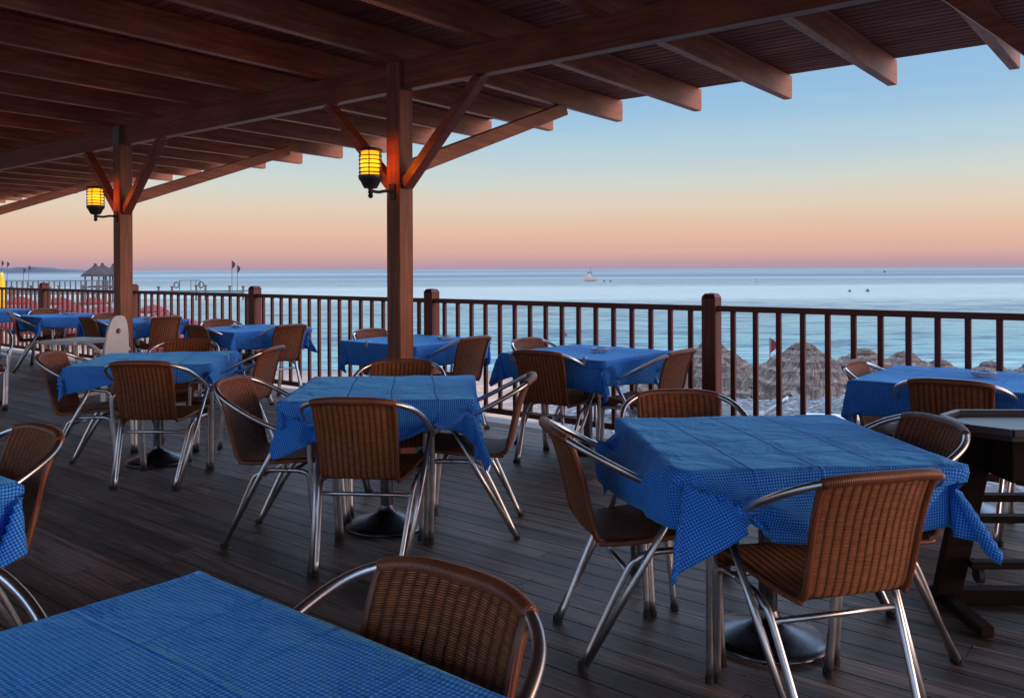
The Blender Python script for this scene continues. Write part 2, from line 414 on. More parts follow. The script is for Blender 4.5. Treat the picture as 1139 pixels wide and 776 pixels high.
def mk_sea():
    m, nt, bs = mat('evening_sea_water')
    v = coords(nt, 'Object', (0.16, 0.5, 1))
    n1 = noise_(nt, v, 1.6, 6, 0.62, 0.8)
    n2 = noise_(nt, coords(nt, 'Object', (0.010, 0.05, 1)), 1.0, 6, 0.7, 0.5)
    n3 = noise_(nt, coords(nt, 'Object', (0.0008, 0.009, 1)), 1.0, 6, 0.65)
    n4 = noise_(nt, coords(nt, 'Object', (0.8, 1.6, 1)), 1.5, 5, 0.6, 0.5)
    hh = M_(nt, 'ADD', M_(nt, 'ADD', n1, M_(nt, 'MULTIPLY', n2, 4.0)), M_(nt, 'MULTIPLY', n4, 0.25))
    sp = nt.nodes.new('ShaderNodeSeparateXYZ'); nt.links.new(coords(nt, 'Object'), sp.inputs[0])
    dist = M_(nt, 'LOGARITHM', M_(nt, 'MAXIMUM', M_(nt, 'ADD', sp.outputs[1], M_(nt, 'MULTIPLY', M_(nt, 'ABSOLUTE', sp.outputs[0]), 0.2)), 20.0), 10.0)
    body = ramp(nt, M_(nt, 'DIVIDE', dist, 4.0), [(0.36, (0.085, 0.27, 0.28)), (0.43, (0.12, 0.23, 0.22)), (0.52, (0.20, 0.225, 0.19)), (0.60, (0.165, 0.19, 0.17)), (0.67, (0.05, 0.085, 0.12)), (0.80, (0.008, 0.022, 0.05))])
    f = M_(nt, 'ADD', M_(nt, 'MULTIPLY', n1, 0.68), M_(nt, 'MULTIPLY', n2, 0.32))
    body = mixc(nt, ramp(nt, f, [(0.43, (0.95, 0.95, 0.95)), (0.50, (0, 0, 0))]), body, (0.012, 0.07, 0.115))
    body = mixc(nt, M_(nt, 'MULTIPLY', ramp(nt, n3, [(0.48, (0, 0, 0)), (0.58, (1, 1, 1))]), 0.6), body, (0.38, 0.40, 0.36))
    # thin foam close to the shore
    sh = ramp(nt, M_(nt, 'DIVIDE', M_(nt, 'SUBTRACT', sp.outputs[1], 33.0), 14.0), [(0.0, (1, 1, 1)), (1.0, (0, 0, 0))])
    fo = M_(nt, 'MULTIPLY', ramp(nt, noise_(nt, coords(nt, 'Object', (0.2, 0.9, 1)), 1.2, 6, 0.7, 0.6), [(0.5, (0, 0, 0)), (0.6, (1, 1, 1))]), sh)
    body = mixc(nt, M_(nt, 'MULTIPLY', fo, 0.7), body, (0.5, 0.52, 0.53))
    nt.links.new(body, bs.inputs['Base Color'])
    bs.inputs['Roughness'].default_value = 0.28; bs.inputs['IOR'].default_value = 1.33
    bs.inputs['Specular IOR Level'].default_value = 0.16
    bump(nt, bs, hh, 1.0, 0.6)
    return m
m_sea = mk_sea()

# ------------------------------------------------------------------ the setting
def lin(h):
    r = [int(h[i:i+2], 16)/255 for i in (0, 2, 4)]
    return tuple((x/12.92 if x <= 0.04045 else ((x+0.055)/1.055)**2.4) for x in r)

GX, GY = 0.955, -0.297                      # where the sun went down, right and a little behind
def world():
    w = bpy.data.worlds.new('World'); S.world = w; w.use_nodes = True; nt = w.node_tree
    bg = nt.nodes['Background']; out = nt.nodes['World Output']
    sky = nt.nodes.new('ShaderNodeTexSky'); sky.sky_type = 'NISHITA'; sky.sun_disc = False
    sky.sun_elevation = R(3.0); sky.sun_rotation = R(107); sky.dust_density = 2.0; sky.ozone_density = 2.5
    nt.links.new(sky.outputs[0], bg.inputs[0]); bg.inputs[1].default_value = 0.05
    tc = nt.nodes.new('ShaderNodeTexCoord'); sp = nt.nodes.new('ShaderNodeSeparateXYZ'); nt.links.new(tc.outputs['Generated'], sp.inputs[0])
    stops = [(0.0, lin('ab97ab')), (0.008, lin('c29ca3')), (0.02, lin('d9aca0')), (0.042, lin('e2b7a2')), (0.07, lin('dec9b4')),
             (0.10, lin('cdd0c9')), (0.145, lin('aec9d8')), (0.20, lin('8fb8da')), (0.27, lin('82b2e2')), (0.36, (1.3, 1.8, 2.6)), (0.6, (2.0, 2.6, 3.6)), (1.0, (1.5, 2.0, 2.8))]  # upper stops, out of view, brightened past a real sky to light the tables
    mpw = nt.nodes.new('ShaderNodeMapping'); mpw.inputs['Scale'].default_value = (1.2, 1.2, 22); nt.links.new(tc.outputs['Generated'], mpw.inputs[0])
    hz = noise_(nt, mpw.outputs[0], 1.3, 5, 0.6, 0.3)
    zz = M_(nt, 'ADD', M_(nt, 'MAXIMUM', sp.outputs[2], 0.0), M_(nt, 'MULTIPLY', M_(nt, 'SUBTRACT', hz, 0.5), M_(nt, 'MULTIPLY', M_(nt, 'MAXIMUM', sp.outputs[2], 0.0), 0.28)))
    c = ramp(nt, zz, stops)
    # afterglow on the sunset side (behind the camera, to the right)
    dt = M_(nt, 'ADD', M_(nt, 'MULTIPLY', sp.outputs[0], GX), M_(nt, 'MULTIPLY', sp.outputs[1], GY))
    lo = ramp(nt, M_(nt, 'ABSOLUTE', sp.outputs[2]), [(0.0, (1, 1, 1)), (0.55, (0, 0, 0))])
    gl = M_(nt, 'MULTIPLY', M_(nt, 'POWER', M_(nt, 'MAXIMUM', dt, 0.0), 4.0), lo)
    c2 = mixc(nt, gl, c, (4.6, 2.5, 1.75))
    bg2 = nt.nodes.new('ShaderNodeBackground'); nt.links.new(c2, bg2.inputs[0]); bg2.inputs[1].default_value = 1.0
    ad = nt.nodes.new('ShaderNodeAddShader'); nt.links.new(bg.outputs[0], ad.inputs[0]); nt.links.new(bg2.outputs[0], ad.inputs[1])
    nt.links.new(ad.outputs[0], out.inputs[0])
    l = bpy.data.lights.new('sun', 'SUN'); l.energy = 0.8; l.angle = R(14); l.color = (1.0, 0.72, 0.55)
    so = bpy.data.objects.new('sun', l); COL.objects.link(so)
    d = Vector((GX, GY, 0.10))   # towards the light
    so.rotation_euler = d.to_track_quat('Z', 'Y').to_euler()
world()

SHORE = [(400, 30), (60, 34), (8, 34.5), (-8, 35), (-15, 42), (-27, 66), (-44, 92), (-75, 122), (-130, 150), (-420, 190)]
def shore_d(x, y):
    best = 1e9; p = Vector((x, y))
    for a, b in zip(SHORE, SHORE[1:]):
        a, b = Vector(a), Vector(b); ab = b-a
        t = max(0, min(1, (p-a).dot(ab)/ab.dot(ab)))
        q = p-(a+ab*t)
        if q.length < abs(best):
            best = q.length*(1 if ab.x*q.y-ab.y*q.x > 0 else -1)
    return best      # positive on the land side
SEA = -2.8
def beach_h(x, y):
    d = shore_d(x, y)
    return SEA + (0.035*min(d, 14) if d > 0 else 0.06*max(d, -12)) + 0.04*noise.noise(Vector((x*0.2, y*0.2, 0)))

def ground():
    bm = B()
    xs = [-260+8*i for i in range(27)] + [-44+1.5*i for i in range(60)] + [46+6*i for i in range(16)]
    ys = [-40+6*i for i in range(8)] + [8+1.2*i for i in range(32)] + [46.6+4*i for i in range(35)]
    g = [[bm.verts.new((x, y, beach_h(x, y))) for x in xs] for y in ys]
    for j in range(len(ys)-1):
        for i in range(len(xs)-1):
            bm.faces.new((g[j][i], g[j][i+1], g[j+1][i+1], g[j+1][i]))
    tag(obj('beach', bm, m_beach, smooth=True), kind='structure')
    bm = B()
    vs = [bm.verts.new(c) for c in ((-40000, -1000, SEA), (40000, -1000, SEA), (40000, 42000, SEA), (-40000, 42000, SEA))]
    bm.faces.new(vs)
    tag(obj('sea', bm, m_sea), kind='structure')
    # terrace floor: boards laid along the railing
    bm = B(); w = 0.118
    for i in range(-76, 51):
        y0 = i*w; 
        box(bm, (-15, y0+w/2, -0.015), (56, w-0.0065, 0.03), 0.0)
    tag(obj('deck', bm, m_deck, rz=-A), kind='structure')
    bm = B(); box(bm, (-15, -1.5, -0.12), (56, 15.04, 0.12)); tag(obj('deck_substructure', bm, m_under, rz=-A), kind='structure')
    bm = B(); box(bm, (-15, -1.55, -1.68), (55.9, 14.9, 2.99)); tag(obj('terrace_base', bm, m_stone, rz=-A), kind='structure')
    # low headland far away on the left
    bm = B()
    X0, X1, Yh = -1350, -1010, 2000
    n = 60; lo = []; hi = []
    for i in range(n+1):
        x = X0+(X1-X0)*i/n; e = sin(pi*i/n)**0.5
        h = 5 + 14*e*(0.45+0.55*abs(noise.noise(Vector((i*0.16, 3, 0))))) * (1.0 if i < n else 0)
        lo.append((bm.verts.new((x, Yh, SEA-1)), bm.verts.new((x, Yh+160, SEA-1)))); hi.append((bm.verts.new((x, Yh+30, SEA+h*e)), bm.verts.new((x, Yh+120, SEA+h*e*0.9))))
    for i in range(n):
        bm.faces.new((lo[i][0], lo[i+1][0], hi[i+1][0], hi[i][0])); bm.faces.new((hi[i][0], hi[i+1][0], hi[i+1][1], hi[i][1])); bm.faces.new((hi[i][1], hi[i+1][1], lo[i+1][1], lo[i][1]))
    tag(obj('headland', bm, m_cliff), kind='structure')
ground()

# ------------------------------------------------------------------ terrace canopy
PB = 4.16                                    # where the main beam stands
PILLARS = [0.13, 4.39, 8.43, 12.47, 16.5, 20.5, 24.5]
def canopy():
    root = empty('terrace_canopy', (0, 0, 0), -A)
    tag(root, 'dark stained timber canopy roof on square pillars over the restaurant terrace', 'canopy')
    zb = lambda p: 2.84-0.012*(p-PB)
    P0, P1 = -3.3, 7.05
    bm = B(); box(bm, (-14, PB, 2.74), (40, 0.09, 0.196), 0.006); obj('main_beam', bm, w_beam, root)
    bm = B(); box(bm, (-14, -1.2, 2.80), (40, 0.09, 0.196), 0.006); obj('main_beam', bm, w_beam, root)
    sl = Matrix.Rotation(-0.012, 3, 'X')
    k0 = -5
    first = None
    for k in range(k0, 30):
        t = 4.36+0.835*k
        if t < -4.5: continue
        if first is None:
            bm = B(); L = P1-P0
            # rafter with a small cut under its tip
            z0, z1 = 0.0, 0.20
            prof = [(P0, zb(P0)), (P1-0.015, zb(P1)), (P1, zb(P1)+0.012), (P1, zb(P1)+z1), (P0, zb(P0)+z1)]
            a = [bm.verts.new((-0.034, y, z)) for y, z in prof]; b = [bm.verts.new((0.034, y, z)) for y, z in prof]
            bm.faces.new(a[::-1]); bm.faces.new(b)
            for i in range(5): bm.faces.new((a[i], a[(i+1) % 5], b[(i+1) % 5], b[i]))
            bmesh.ops.recalc_face_normals(bm, faces=bm.faces)
            bmesh.ops.bevel(bm, geom=bm.edges[:], offset=0.004, segments=1, affect='EDGES')
            first = obj('rafter', bm, w_raft, root, loc=(-t, 0, 0)); c = first
        else:
            c = first.copy(); COL.objects.link(c); c.parent = root; c.location = (-t, 0, 0)
    # tongue and groove boards on top of the rafters, along the beam
    bm = B(); w = 0.088; n = int((P1-P0)/w)
    for i in range(n):
        y = P0+w*(i+0.5)
        box(bm, (-14, y+0.02, zb(y)+0.20+0.011+0.002), (40, w-0.010, 0.02), 0.0)
    obj('roof_boards', bm, w_soff, root)
    bm = B(); box(bm, (-14, (P0+P1)/2, zb(1.0)+0.20+0.046), (40.02, P1-P0-0.02, 0.02), 0, sl); obj('roof_deck', bm, m_under, root)
    for t in PILLARS:
        bm = B(); s = 0.135
        box(bm, (0, 0, 1.42), (s, s, 2.838), 0.006); pl = obj('pillar', bm, w_post, root, loc=(-t, PB-0.01, 0))
        bm = B(); bar(bm, (s/2-0.01, 0.0, 1.98), (s/2+0.70, 0.0, 2.66), 0.085, 0.10, 0.005); 
        for v in bm.verts:
            v.co.z = min(v.co.z, 2.639)
            if v.co.x < s/2: v.co.x = s/2-0.004
        obj('brace', bm, w_beam, pl)
        bm = B(); bar(bm, (-s/2+0.01, 0.0, 1.98), (-s/2-0.70, 0.0, 2.66), 0.085, 0.10, 0.005)
        for v in bm.verts:
            v.co.z = min(v.co.z, 2.639)
            if v.co.x > -s/2: v.co.x = -s/2+0.004
        obj('brace', bm, w_beam, pl)
        bm = B(); bar(bm, (0.025, s/2-0.01, 2.10), (0.025, 1.98, 2.80), 0.06, 0.11, 0.005)
        obj('brace', bm, w_raft, pl)
        if t == 8.43: bm = B(); box(bm, (0, -s/2-0.004, 2.72), (s+0.004, 0.006, 0.17), 0.001); box(bm, (s/2+0.004, -0.02, 2.72), (0.006, 0.08, 0.17), 0.001); obj('metal_bracket', bm, m_brk, pl)
canopy()

# ------------------------------------------------------------------ railing
def railing():
    root = empty('terrace_railing', (0, 0, 0), -A)
    tag(root, 'red brown timber railing with square posts and upright balusters along the sea edge', 'railing')
    PR = 5.86
    posts = [-3.03+2.93*k for k in range(0, 13)]      # t = -3.03, -.10, 2.83, 5.76 ...
    # four rail lengths between every two posts
    for k, t in enumerate(posts):
        bm = B(); s = 0.112
        box(bm, (0, 0, 0.58), (s, s, 1.16), 0.005)
        prof = [(s/2, 1.1605), (s/2-0.018, 1.19), (0.0, 1.197)]
        for (r0, z0), (r1, z1) in zip(prof, prof[1:]):
            q = lambda r, z: [(-r, -r, z), (r, -r, z), (r, r, z), (-r, r, z)]
            a = [bm.verts.new(c) for c in q(r0, z0)]
            if r1 > 0:
                b = [bm.verts.new(c) for c in q(r1, z1)]
                for i in range(4): bm.faces.new((a[i], a[(i+1) % 4], b[(i+1) % 4], b[i]))
            else:
                c = bm.verts.new((0, 0, z1))
                for i in range(4): bm.faces.new((a[i], a[(i+1) % 4], c))
        obj('post', bm, w_bal, root, loc=(-t, PR, 0))
    for a, b in zip(posts, posts[1:]):
        L = b-a-0.112+0.004
        bm = B(); box(bm, (0, 0, 1.079), (L, 0.062, 0.042), 0.006); obj('top_rail', bm, w_rail, root, loc=(-(a+b)/2, PR, 0))
        bm = B(); box(bm, (0, 0, 0.095), (L, 0.045, 0.05), 0.004); obj('bottom_rail', bm, w_rail, root, loc=(-(a+b)/2, PR, 0))
    bm = B(); box(bm, (0, 0, 0.588), (0.036, 0.030, 0.944), 0.0)
    bmesh.ops.bevel(bm, geom=[e for e in bm.edges if abs((e.verts[0].co-e.verts[1].co).z) > 0.5], offset=0.003, segments=1, affect='EDGES')
    first = None; cnt = 0; rest = []
    for a, b in zip(posts, posts[1:]):
        for j in range(1, 17):
            t = a+(b-a)*j/17
            if b < 0.5 and j < 6: pass
            if t < -0.4: continue
            if cnt < 100:
                if first is None: first = obj('baluster', bm, w_bal, root, loc=(-t, PR, 0))
                else:
                    c = first.copy(); COL.objects.link(c); c.parent = root; c.location = (-t, PR, 0)
                first_loc = None; cnt += 1
            else: rest.append(t)
    bm = B()
    for t in rest: box(bm, (-t, PR, 0.588), (0.036, 0.030, 0.944))
    tag(obj('baluster', bm, w_bal, root), kind='stuff')
railing()

# ------------------------------------------------------------------ lanterns
def lantern(t, label):
    c = W(t, PB-0.01-0.0675-0.205, 2.105)
    root = empty('wall_lantern', c, -A); tag(root, label, 'lantern', 'amber lanterns fixed to the pillars')
    g = B(); lathe(g, [(0.055, -0.082), (0.064, -0.07), (0.066, 0.0), (0.064, 0.07), (0.055, 0.084)], 24)
    obj('glass', g, m_amber, root, True)
    bm = B()
    for z in (-0.062, -0.034, -0.006, 0.022, 0.05):
        tube(bm, [(0.077*cos(k*pi/16), 0.077*sin(k*pi/16), z) for k in range(33)], 0.0042, 6, False)
    for k in range(6):
        a = k*pi/3+0.2; tube(bm, [(0.078*cos(a), 0.078*sin(a), -0.086), (0.078*cos(a), 0.078*sin(a), 0.086)], 0.0038, 6)
    obj('cage', bm, m_iron, root, True)
    bm = B(); lathe(bm, [(0, 0.112), (0.03, 0.110), (0.065, 0.104), (0.083, 0.094), (0.083, 0.080), (0.05, 0.0805), (0, 0.0805)], 24); obj('cap', bm, m_iron, root, True, angle=40)
    bm = B(); lathe(bm, [(0, -0.080), (0.082, -0.081), (0.084, -0.092), (0.080, -0.108), (0.068, -0.122), (0.055, -0.150), (0.048, -0.160), (0.046, -0.168), (0.018, -0.172), (0.015, -0.19), (0.02, -0.195), (0.013, -0.207), (0.019, -0.222), (0.009, -0.236), (0, -0.238)], 24)
    obj('holder', bm, m_iron, root, True, angle=40)
    bm = B(); tube(bm, spline([(0, 0.0, -0.185), (0, 0.07, -0.190), (0, 0.14, -0.178), (0, 0.198, -0.180)], 6), 0.011, 8)
    box(bm, (0, 0.198, -0.180), (0.06, 0.012, 0.11), 0.003); obj('bracket', bm, m_iron, root, True, angle=40)
    l = bpy.data.lights.new('lamp_bulb', 'POINT'); l.energy = 13; l.color = (1.0, 0.24, 0.03); l.shadow_soft_size = 0.03
    lo = bpy.data.objects.new('lamp_bulb', l); COL.objects.link(lo); lo.parent = root; lo.location = (0, 0, 0.0)
lantern(4.39, 'lit amber caged lantern on the larger pillar in the middle of the picture')
lantern(8.43, 'lit amber caged lantern on the pillar further left, beside the high chair')

# ------------------------------------------------------------------ chairs
def panel_bm(prof, wfun, curv, rows, colsn=14, thick=0.010, vstart=0.0):
    """woven sheet swept along a (y, z) profile; UV in metres"""
    P = spline([(0, y, z) for y, z in prof], rows); bm = B(); uvl = bm.loops.layers.uv.new('UVMap')
    L = [vstart]
    for a, b in zip(P, P[1:]): L.append(L[-1]+(b-a).length)
    tot = L[-1]-vstart; g = []; nC = colsn
    for i, p in enumerate(P):
        s = (L[i]-vstart)/tot; w = wfun(s); cy, cz = curv(s); row = []
        for j in range(nC+1):
            f = j/nC*2-1
            row.append((bm.verts.new((w*f, p.y+cy*f*f, p.z+cz*f*f)), w*f+0.5, L[i]))
        g.append(row)
    for i in range(len(g)-1):
        for j in range(nC):
            q = (g[i][j], g[i][j+1], g[i+1][j+1], g[i+1][j])
            fc = bm.faces.new([x[0] for x in q])
            for lp, x in zip(fc.loops, q): lp[uvl].uv = (x[1], x[2])
    bm.normal_update()
    # a second skin behind the first gives the sheet its thickness
    r = bmesh.ops.duplicate(bm, geom=bm.verts[:]+bm.edges[:]+bm.faces[:])
    nv = [v for v in r['geom'] if isinstance(v, bmesh.types.BMVert)]
    nf = [f for f in r['geom'] if isinstance(f, bmesh.types.BMFace)]
    for v in nv: v.co -= v.normal*thick
    bmesh.ops.reverse_faces(bm, faces=nf)
    left = [r_[0][0].co.copy() for r_ in g]; right = [r_[-1][0].co.copy() for r_ in g]
    return bm, left, right

def make_chair():
    root = empty('rattan_armchair')
    half = [(0, -0.325, 0.822), (0.11, -0.317, 0.820), (0.19, -0.29, 0.806), (0.250, -0.235, 0.775), (0.280, -0.15, 0.728), (0.287, -0.05, 0.675), (0.284, 0.05, 0.630), (0.276, 0.125, 0.604), (0.268, 0.165, 0.598)]
    loop = [(-x, y, z) for x, y, z in half[::-1]] + half[1:]
    bm = B(); tube(bm, spline(loop, 6), 0.0125, 12); obj('arm_frame', bm, m_alu, root, True)
    for s in (-1, 1):
        # front leg: the arm tube turns down
        bm = B(); tube(bm, spline([(s*0.268, 0.165, 0.598), (s*0.262, 0.197, 0.592), (s*0.258, 0.215, 0.565), (s*0.256, 0.220, 0.52), (s*0.242, 0.248, 0.012)], 6), 0.0125, 12)
        tube(bm, spline([(s*0.224, 0.10, 0.408), (s*0.230, 0.165, 0.408), (s*0.231, 0.198, 0.395), (s*0.229, 0.209, 0.36), (s*0.217, 0.243, 0.012)], 5), 0.0115, 10)
        l = obj('leg', bm, m_alu, root, True)
        bm = B(); lathe(bm, [(0, 0), (0.0155, 0), (0.0155, 0.022), (0, 0.022)], 10, (s*0.242, 0.249, 0)); lathe(bm, [(0, 0), (0.0145, 0), (0.0145, 0.022), (0, 0.022)], 10, (s*0.217, 0.244, 0)); obj('foot_cap', bm, m_rubber, l)
        bm = B(); tube(bm, [(s*0.276, 0.085, 0.606), (s*0.250, -0.05, 0.35), (s*0.214, -0.240, 0.012)], 0.0125, 12)
        tube(bm, spline([(s*0.224, 0.10, 0.408), (s*0.226, 0.0, 0.405), (s*0.224, -0.052, 0.385), (s*0.217, -0.095, 0.33), (s*0.189, -0.238, 0.012)], 5), 0.0115, 10)
        l = obj('leg', bm, m_alu, root, True)
        bm = B(); lathe(bm, [(0, 0), (0.0155, 0), (0.0155, 0.022), (0, 0.022)], 10, (s*0.213, -0.244, 0)); lathe(bm, [(0, 0), (0.0145, 0), (0.0145, 0.022), (0, 0.022)], 10, (s*0.188, -0.242, 0)); obj('foot_cap', bm, m_rubber, l)
    bm = B(); tube(bm, [(-0.220, -0.085, 0.340), (0.220, -0.085, 0.340)], 0.010, 10); obj('cross_bar', bm, m_alu, root, True)
    bm = B(); tube(bm, [(-0.228, 0.13, 0.408), (0.228, 0.13, 0.408)], 0.010, 10)
    obj('cross_bar', bm, m_alu, root, True)
    # woven seat
    sp_ = [(0.235, 0.395), (0.262, 0.410), (0.262, 0.436), (0.225, 0.452), (0.12, 0.448), (0.0, 0.438), (-0.11, 0.432), (-0.175, 0.434)]
    bm, a, b = panel_bm(sp_, lambda s: 0.208-0.03*s*s, lambda s: (0.0, 0.010*(1-s)), 5)
    st = obj('seat', bm, m_weave, root, True)
    for e in (a, b):
        bm = B(); tube(bm, [v+Vector((0, 0, -0.004)) for v in e], 0.0105, 8); obj('seat_border', bm, m_wrap, st, True)
    # woven backrest
    bp = [(-0.175, 0.434), (-0.200, 0.448), (-0.216, 0.485), (-0.238, 0.57), (-0.266, 0.68), (-0.300, 0.775), (-0.325, 0.822)]
    bm, a, b = panel_bm(bp, lambda s: 0.172+0.012*s, lambda s: (0.018+0.016*s, -0.014*s), 6, vstart=0.55)
    bk = obj('backrest', bm, m_weave, root, True)
    for e in (a, b):
        bm = B(); tube(bm, e, 0.0115, 8); obj('side_border', bm, m_wrap, bk, True)
    bm = B(); pts = spline(loop, 6); pts = [p for p in pts if abs(p.x) < 0.192]; tube(bm, pts, [0.0165 + 0.0025*(1-abs(p.x)/0.192) for p in pts], 12); obj('top_wrap', bm, m_wrap, bk, True)
    return root

proto = make_chair(); used = [False]
def chair(bx, by, face, label):
    """bx, by: where the middle of the top of the back stands; face: direction it faces (x, y)"""
    f = Vector(face).normalized()
    o = proto if not used[0] else link_copy(proto); used[0] = True
    o.scale = (1, 1, 0.978); o.location = (bx+0.32*f.x, by+0.32*f.y, 0); o.rotation_euler = (0, 0, atan2(-f.x, f.y))
    tag(o, label, 'chair', 'rattan armchairs around the blue tables'); return o
Nv, Dv = (NX, NY), (DX, DY); nN, nD = (-NX, -NY), (-DX, -DY)

def rot(v, deg):
    a = R(deg); return (v[0]*cos(a)-v[1]*sin(a), v[0]*sin(a)+v[1]*cos(a))
# foreground table
chair(-0.10, 1.585, nN, 'nearest armchair, pushed up to the far side of the bottom left foreground table')
chair(-1.31, 1.62, nD, 'armchair showing only a curl of aluminium arm at the bottom left edge')
# large table on the right
chair(1.035, 2.33, (-0.26, 0.97), 'armchair with orange brown rattan back turned to the viewer at the large right table')
chair(0.13, 3.10, (0.976, 0.16), 'armchair in side view at the left side of the large right table')
chair(1.60, 3.16, (-0.985, -0.12), 'armchair at the right side of the large right table, before the tray stand')
chair(0.76, 3.92, (0.02, -1), 'armchair behind the large right table, its arched back framed by the thick railing post')
# middle table
chair(-0.71, 3.71, (0.10, 1), 'armchair with dark brown back to the viewer, in front of the middle table')
chair(-1.49, 4.42, (0.99, -0.13), 'armchair at the left side of the middle table, its pale woven inner back showing')
chair(0.11, 4.52, (-0.99, 0.06), 'armchair in profile at the right side of the middle table with two looping arms')
chair(-0.69, 5.30, (0.0, -1), 'armchair behind the middle table, at the foot of the larger pillar')
# left table
chair(-2.33, 5.26, (0.02, 1), 'armchair with slits in its dark back, in front of the table left of centre')
chair(-3.23, 5.86, (0.97, 0.05), 'armchair at the left side of the table left of centre, pale inner back turned sideways')
chair(-1.74, 6.22, (-0.97, 0.15), 'armchair in profile at the right side of the table left of centre')
chair(-2.67, 6.98, (0.05, -1), 'armchair behind the table left of centre, only its low arched back showing')
# railing tables, from the right
chair(2.04, 5.10, nD, 'small slice of armchair at the left end of the railing table at the right edge')
chair(2.19, 4.23, rot(Nv, 6), 'armchair with brown back to the viewer, before the railing table at the right edge')
chair(0.16, 5.84, rot(Nv, 8), 'armchair with tall dark back in front of the railing table with the round ashtray')
chair(0.10, 6.88, nD, 'armchair beyond the railing table with the round ashtray, holes in its pale back')
chair(1.20, 5.86, Dv, 'light woven armchair at the right end of the railing table with the round ashtray')
chair(-0.29, 7.10, Dv, 'armchair at the right end of the railing table behind the larger pillar')
chair(-1.37, 8.03, nD, 'armchair peeping above the railing table just left of the larger pillar')
chair(-2.28, 8.76, Dv, 'armchair at the right end of the third railing table, standing against the balusters')
chair(-3.30, 8.72, Nv, 'dark armchair in front of the third railing table, left of its hanging cloth corner')
chair(-3.40, 9.70, nD, 'armchair behind the left end of the third railing table, just its rim showing')
chair(-4.25, 10.42, Dv, 'upright woven armchair just right of the further pillar, at the fourth railing table')
chair(-5.22, 10.30, Nv, 'dark armchair behind the white high chair, in front of the fourth railing table')
chair(-5.42, 11.30, nD, 'armchair at the far left end of the fourth railing table, left of the further pillar')
chair(-6.95, 11.65, rot(Nv, -25), 'dark armchair in front of the fifth railing table near the left edge')
chair(-7.00, 12.62, nD, 'armchair behind the fifth railing table, only its wide rim showing')
# left edge
chair(-1.70, 3.07, nN, 'armchair turned towards the viewer at the left edge, beside the cloth corner')
chair(-5.52, 8.75, (0.5, -0.86), 'armchair cut by the left edge further back, bright leg slanting down to the deck')

# ------------------------------------------------------------------ tables and cloths
def make_table():
    root = empty('dining_table')
    bm = B(); box(bm, (0, 0, 0.727), (0.92, 0.92, 0.028), 0.008); obj('tabletop', bm, m_top, root)
    bm = B(); box(bm, (0, 0, 0.705), (0.34, 0.34, 0.014)); box(bm, (0, 0, 0.69), (0.6, 0.05, 0.025)); box(bm, (0, 0, 0.689), (0.05, 0.6, 0.025)); lathe(bm, [(0, 0.09), (0.034, 0.09), (0.034, 0.69), (0, 0.69)], 20)
    obj('pedestal', bm, m_base, root, True, angle=35)
    bm = B(); lathe(bm, [(0, 0.006), (0.212, 0.006), (0.218, 0.012), (0.214, 0.022), (0.19, 0.030), (0.14, 0.046), (0.085, 0.066), (0.055, 0.080), (0.042, 0.098), (0.036, 0.118), (0, 0.118)], 48)
    obj('base', bm, m_base, root, True, angle=50)
    return root
tproto = make_table(); tused = [False]
CS = 1.33

def drape(size, rz, off, colliders, frames=50, n=64, bend=0.3):
    """let a square cloth fall on the table top and keep the resting shape"""
    col = []
    def collider(bm, name, thick):
        o = obj(name, bm, m_top); mod = o.modifiers.new('c', 'COLLISION'); o.collision.thickness_outer = thick; o.collision.cloth_friction = 40; col.append(o)
    bm = B(); box(bm, (0, 0, 0.72), (0.945, 0.945, 0.04), 0.012, seg=3); collider(bm, 'tmp', 0.003)
    for bmc in colliders: collider(bmc, 'tmp', 0.003)
    bm = B(); uvl = bm.loops.layers.uv.new('UVMap'); g = []
    rm = Matrix.Rotation(rz, 3, 'Z')
    for j in range(n+1):
        row = []
        for i in range(n+1):
            u = (i/n-0.5)*size; v = (j/n-0.5)*size
            q = rm @ Vector((u, v, 0)) + Vector((off[0], off[1], 0.752+0.0006*sin(9*u)*cos(7*v)))
            row.append((bm.verts.new(q), u, v))
        g.append(row)
    for j in range(n):
        for i in range(n):
            q = (g[j][i], g[j][i+1], g[j+1][i+1], g[j+1][i])
            f = bm.faces.new([x[0] for x in q])
            for lp, x in zip(f.loops, q): lp[uvl].uv = (x[1], x[2])
    c = obj('tmpc', bm, m_cloth, smooth=True)
    md = c.modifiers.new('cloth', 'CLOTH'); st = md.settings
    st.quality = 6; st.mass = 0.25; st.air_damping = 3.0
    st.tension_stiffness = 25; st.compression_stiffness = 25; st.shear_stiffness = 1.5; st.bending_stiffness = bend
    md.collision_settings.distance_min = 0.003; md.collision_settings.collision_quality = 3
    md.point_cache.frame_start = 1; md.point_cache.frame_end = frames+2
    S.frame_start = 1; S.frame_end = frames+2
    for f in range(1, frames+1): S.frame_set(f)
    dg = bpy.context.evaluated_depsgraph_get()
    me = bpy.data.meshes.new_from_object(c.evaluated_get(dg))
    bpy.data.objects.remove(c)
    for o in col: bpy.data.objects.remove(o)
    S.frame_set(1)
    for p in me.polygons: p.use_smooth = True
    return me

def add_cloth(me, loc, rz, label):
    o = bpy.data.objects.new('tablecloth', me); COL.objects.link(o); o.location = loc; o.rotation_euler = (0, 0, rz)
    md = o.modifiers.new('hem', 'SOLIDIFY'); md.thickness = 0.0018; md.offset = 0
    tag(o, label, 'tablecloth', 'blue checked tablecloths'); return o

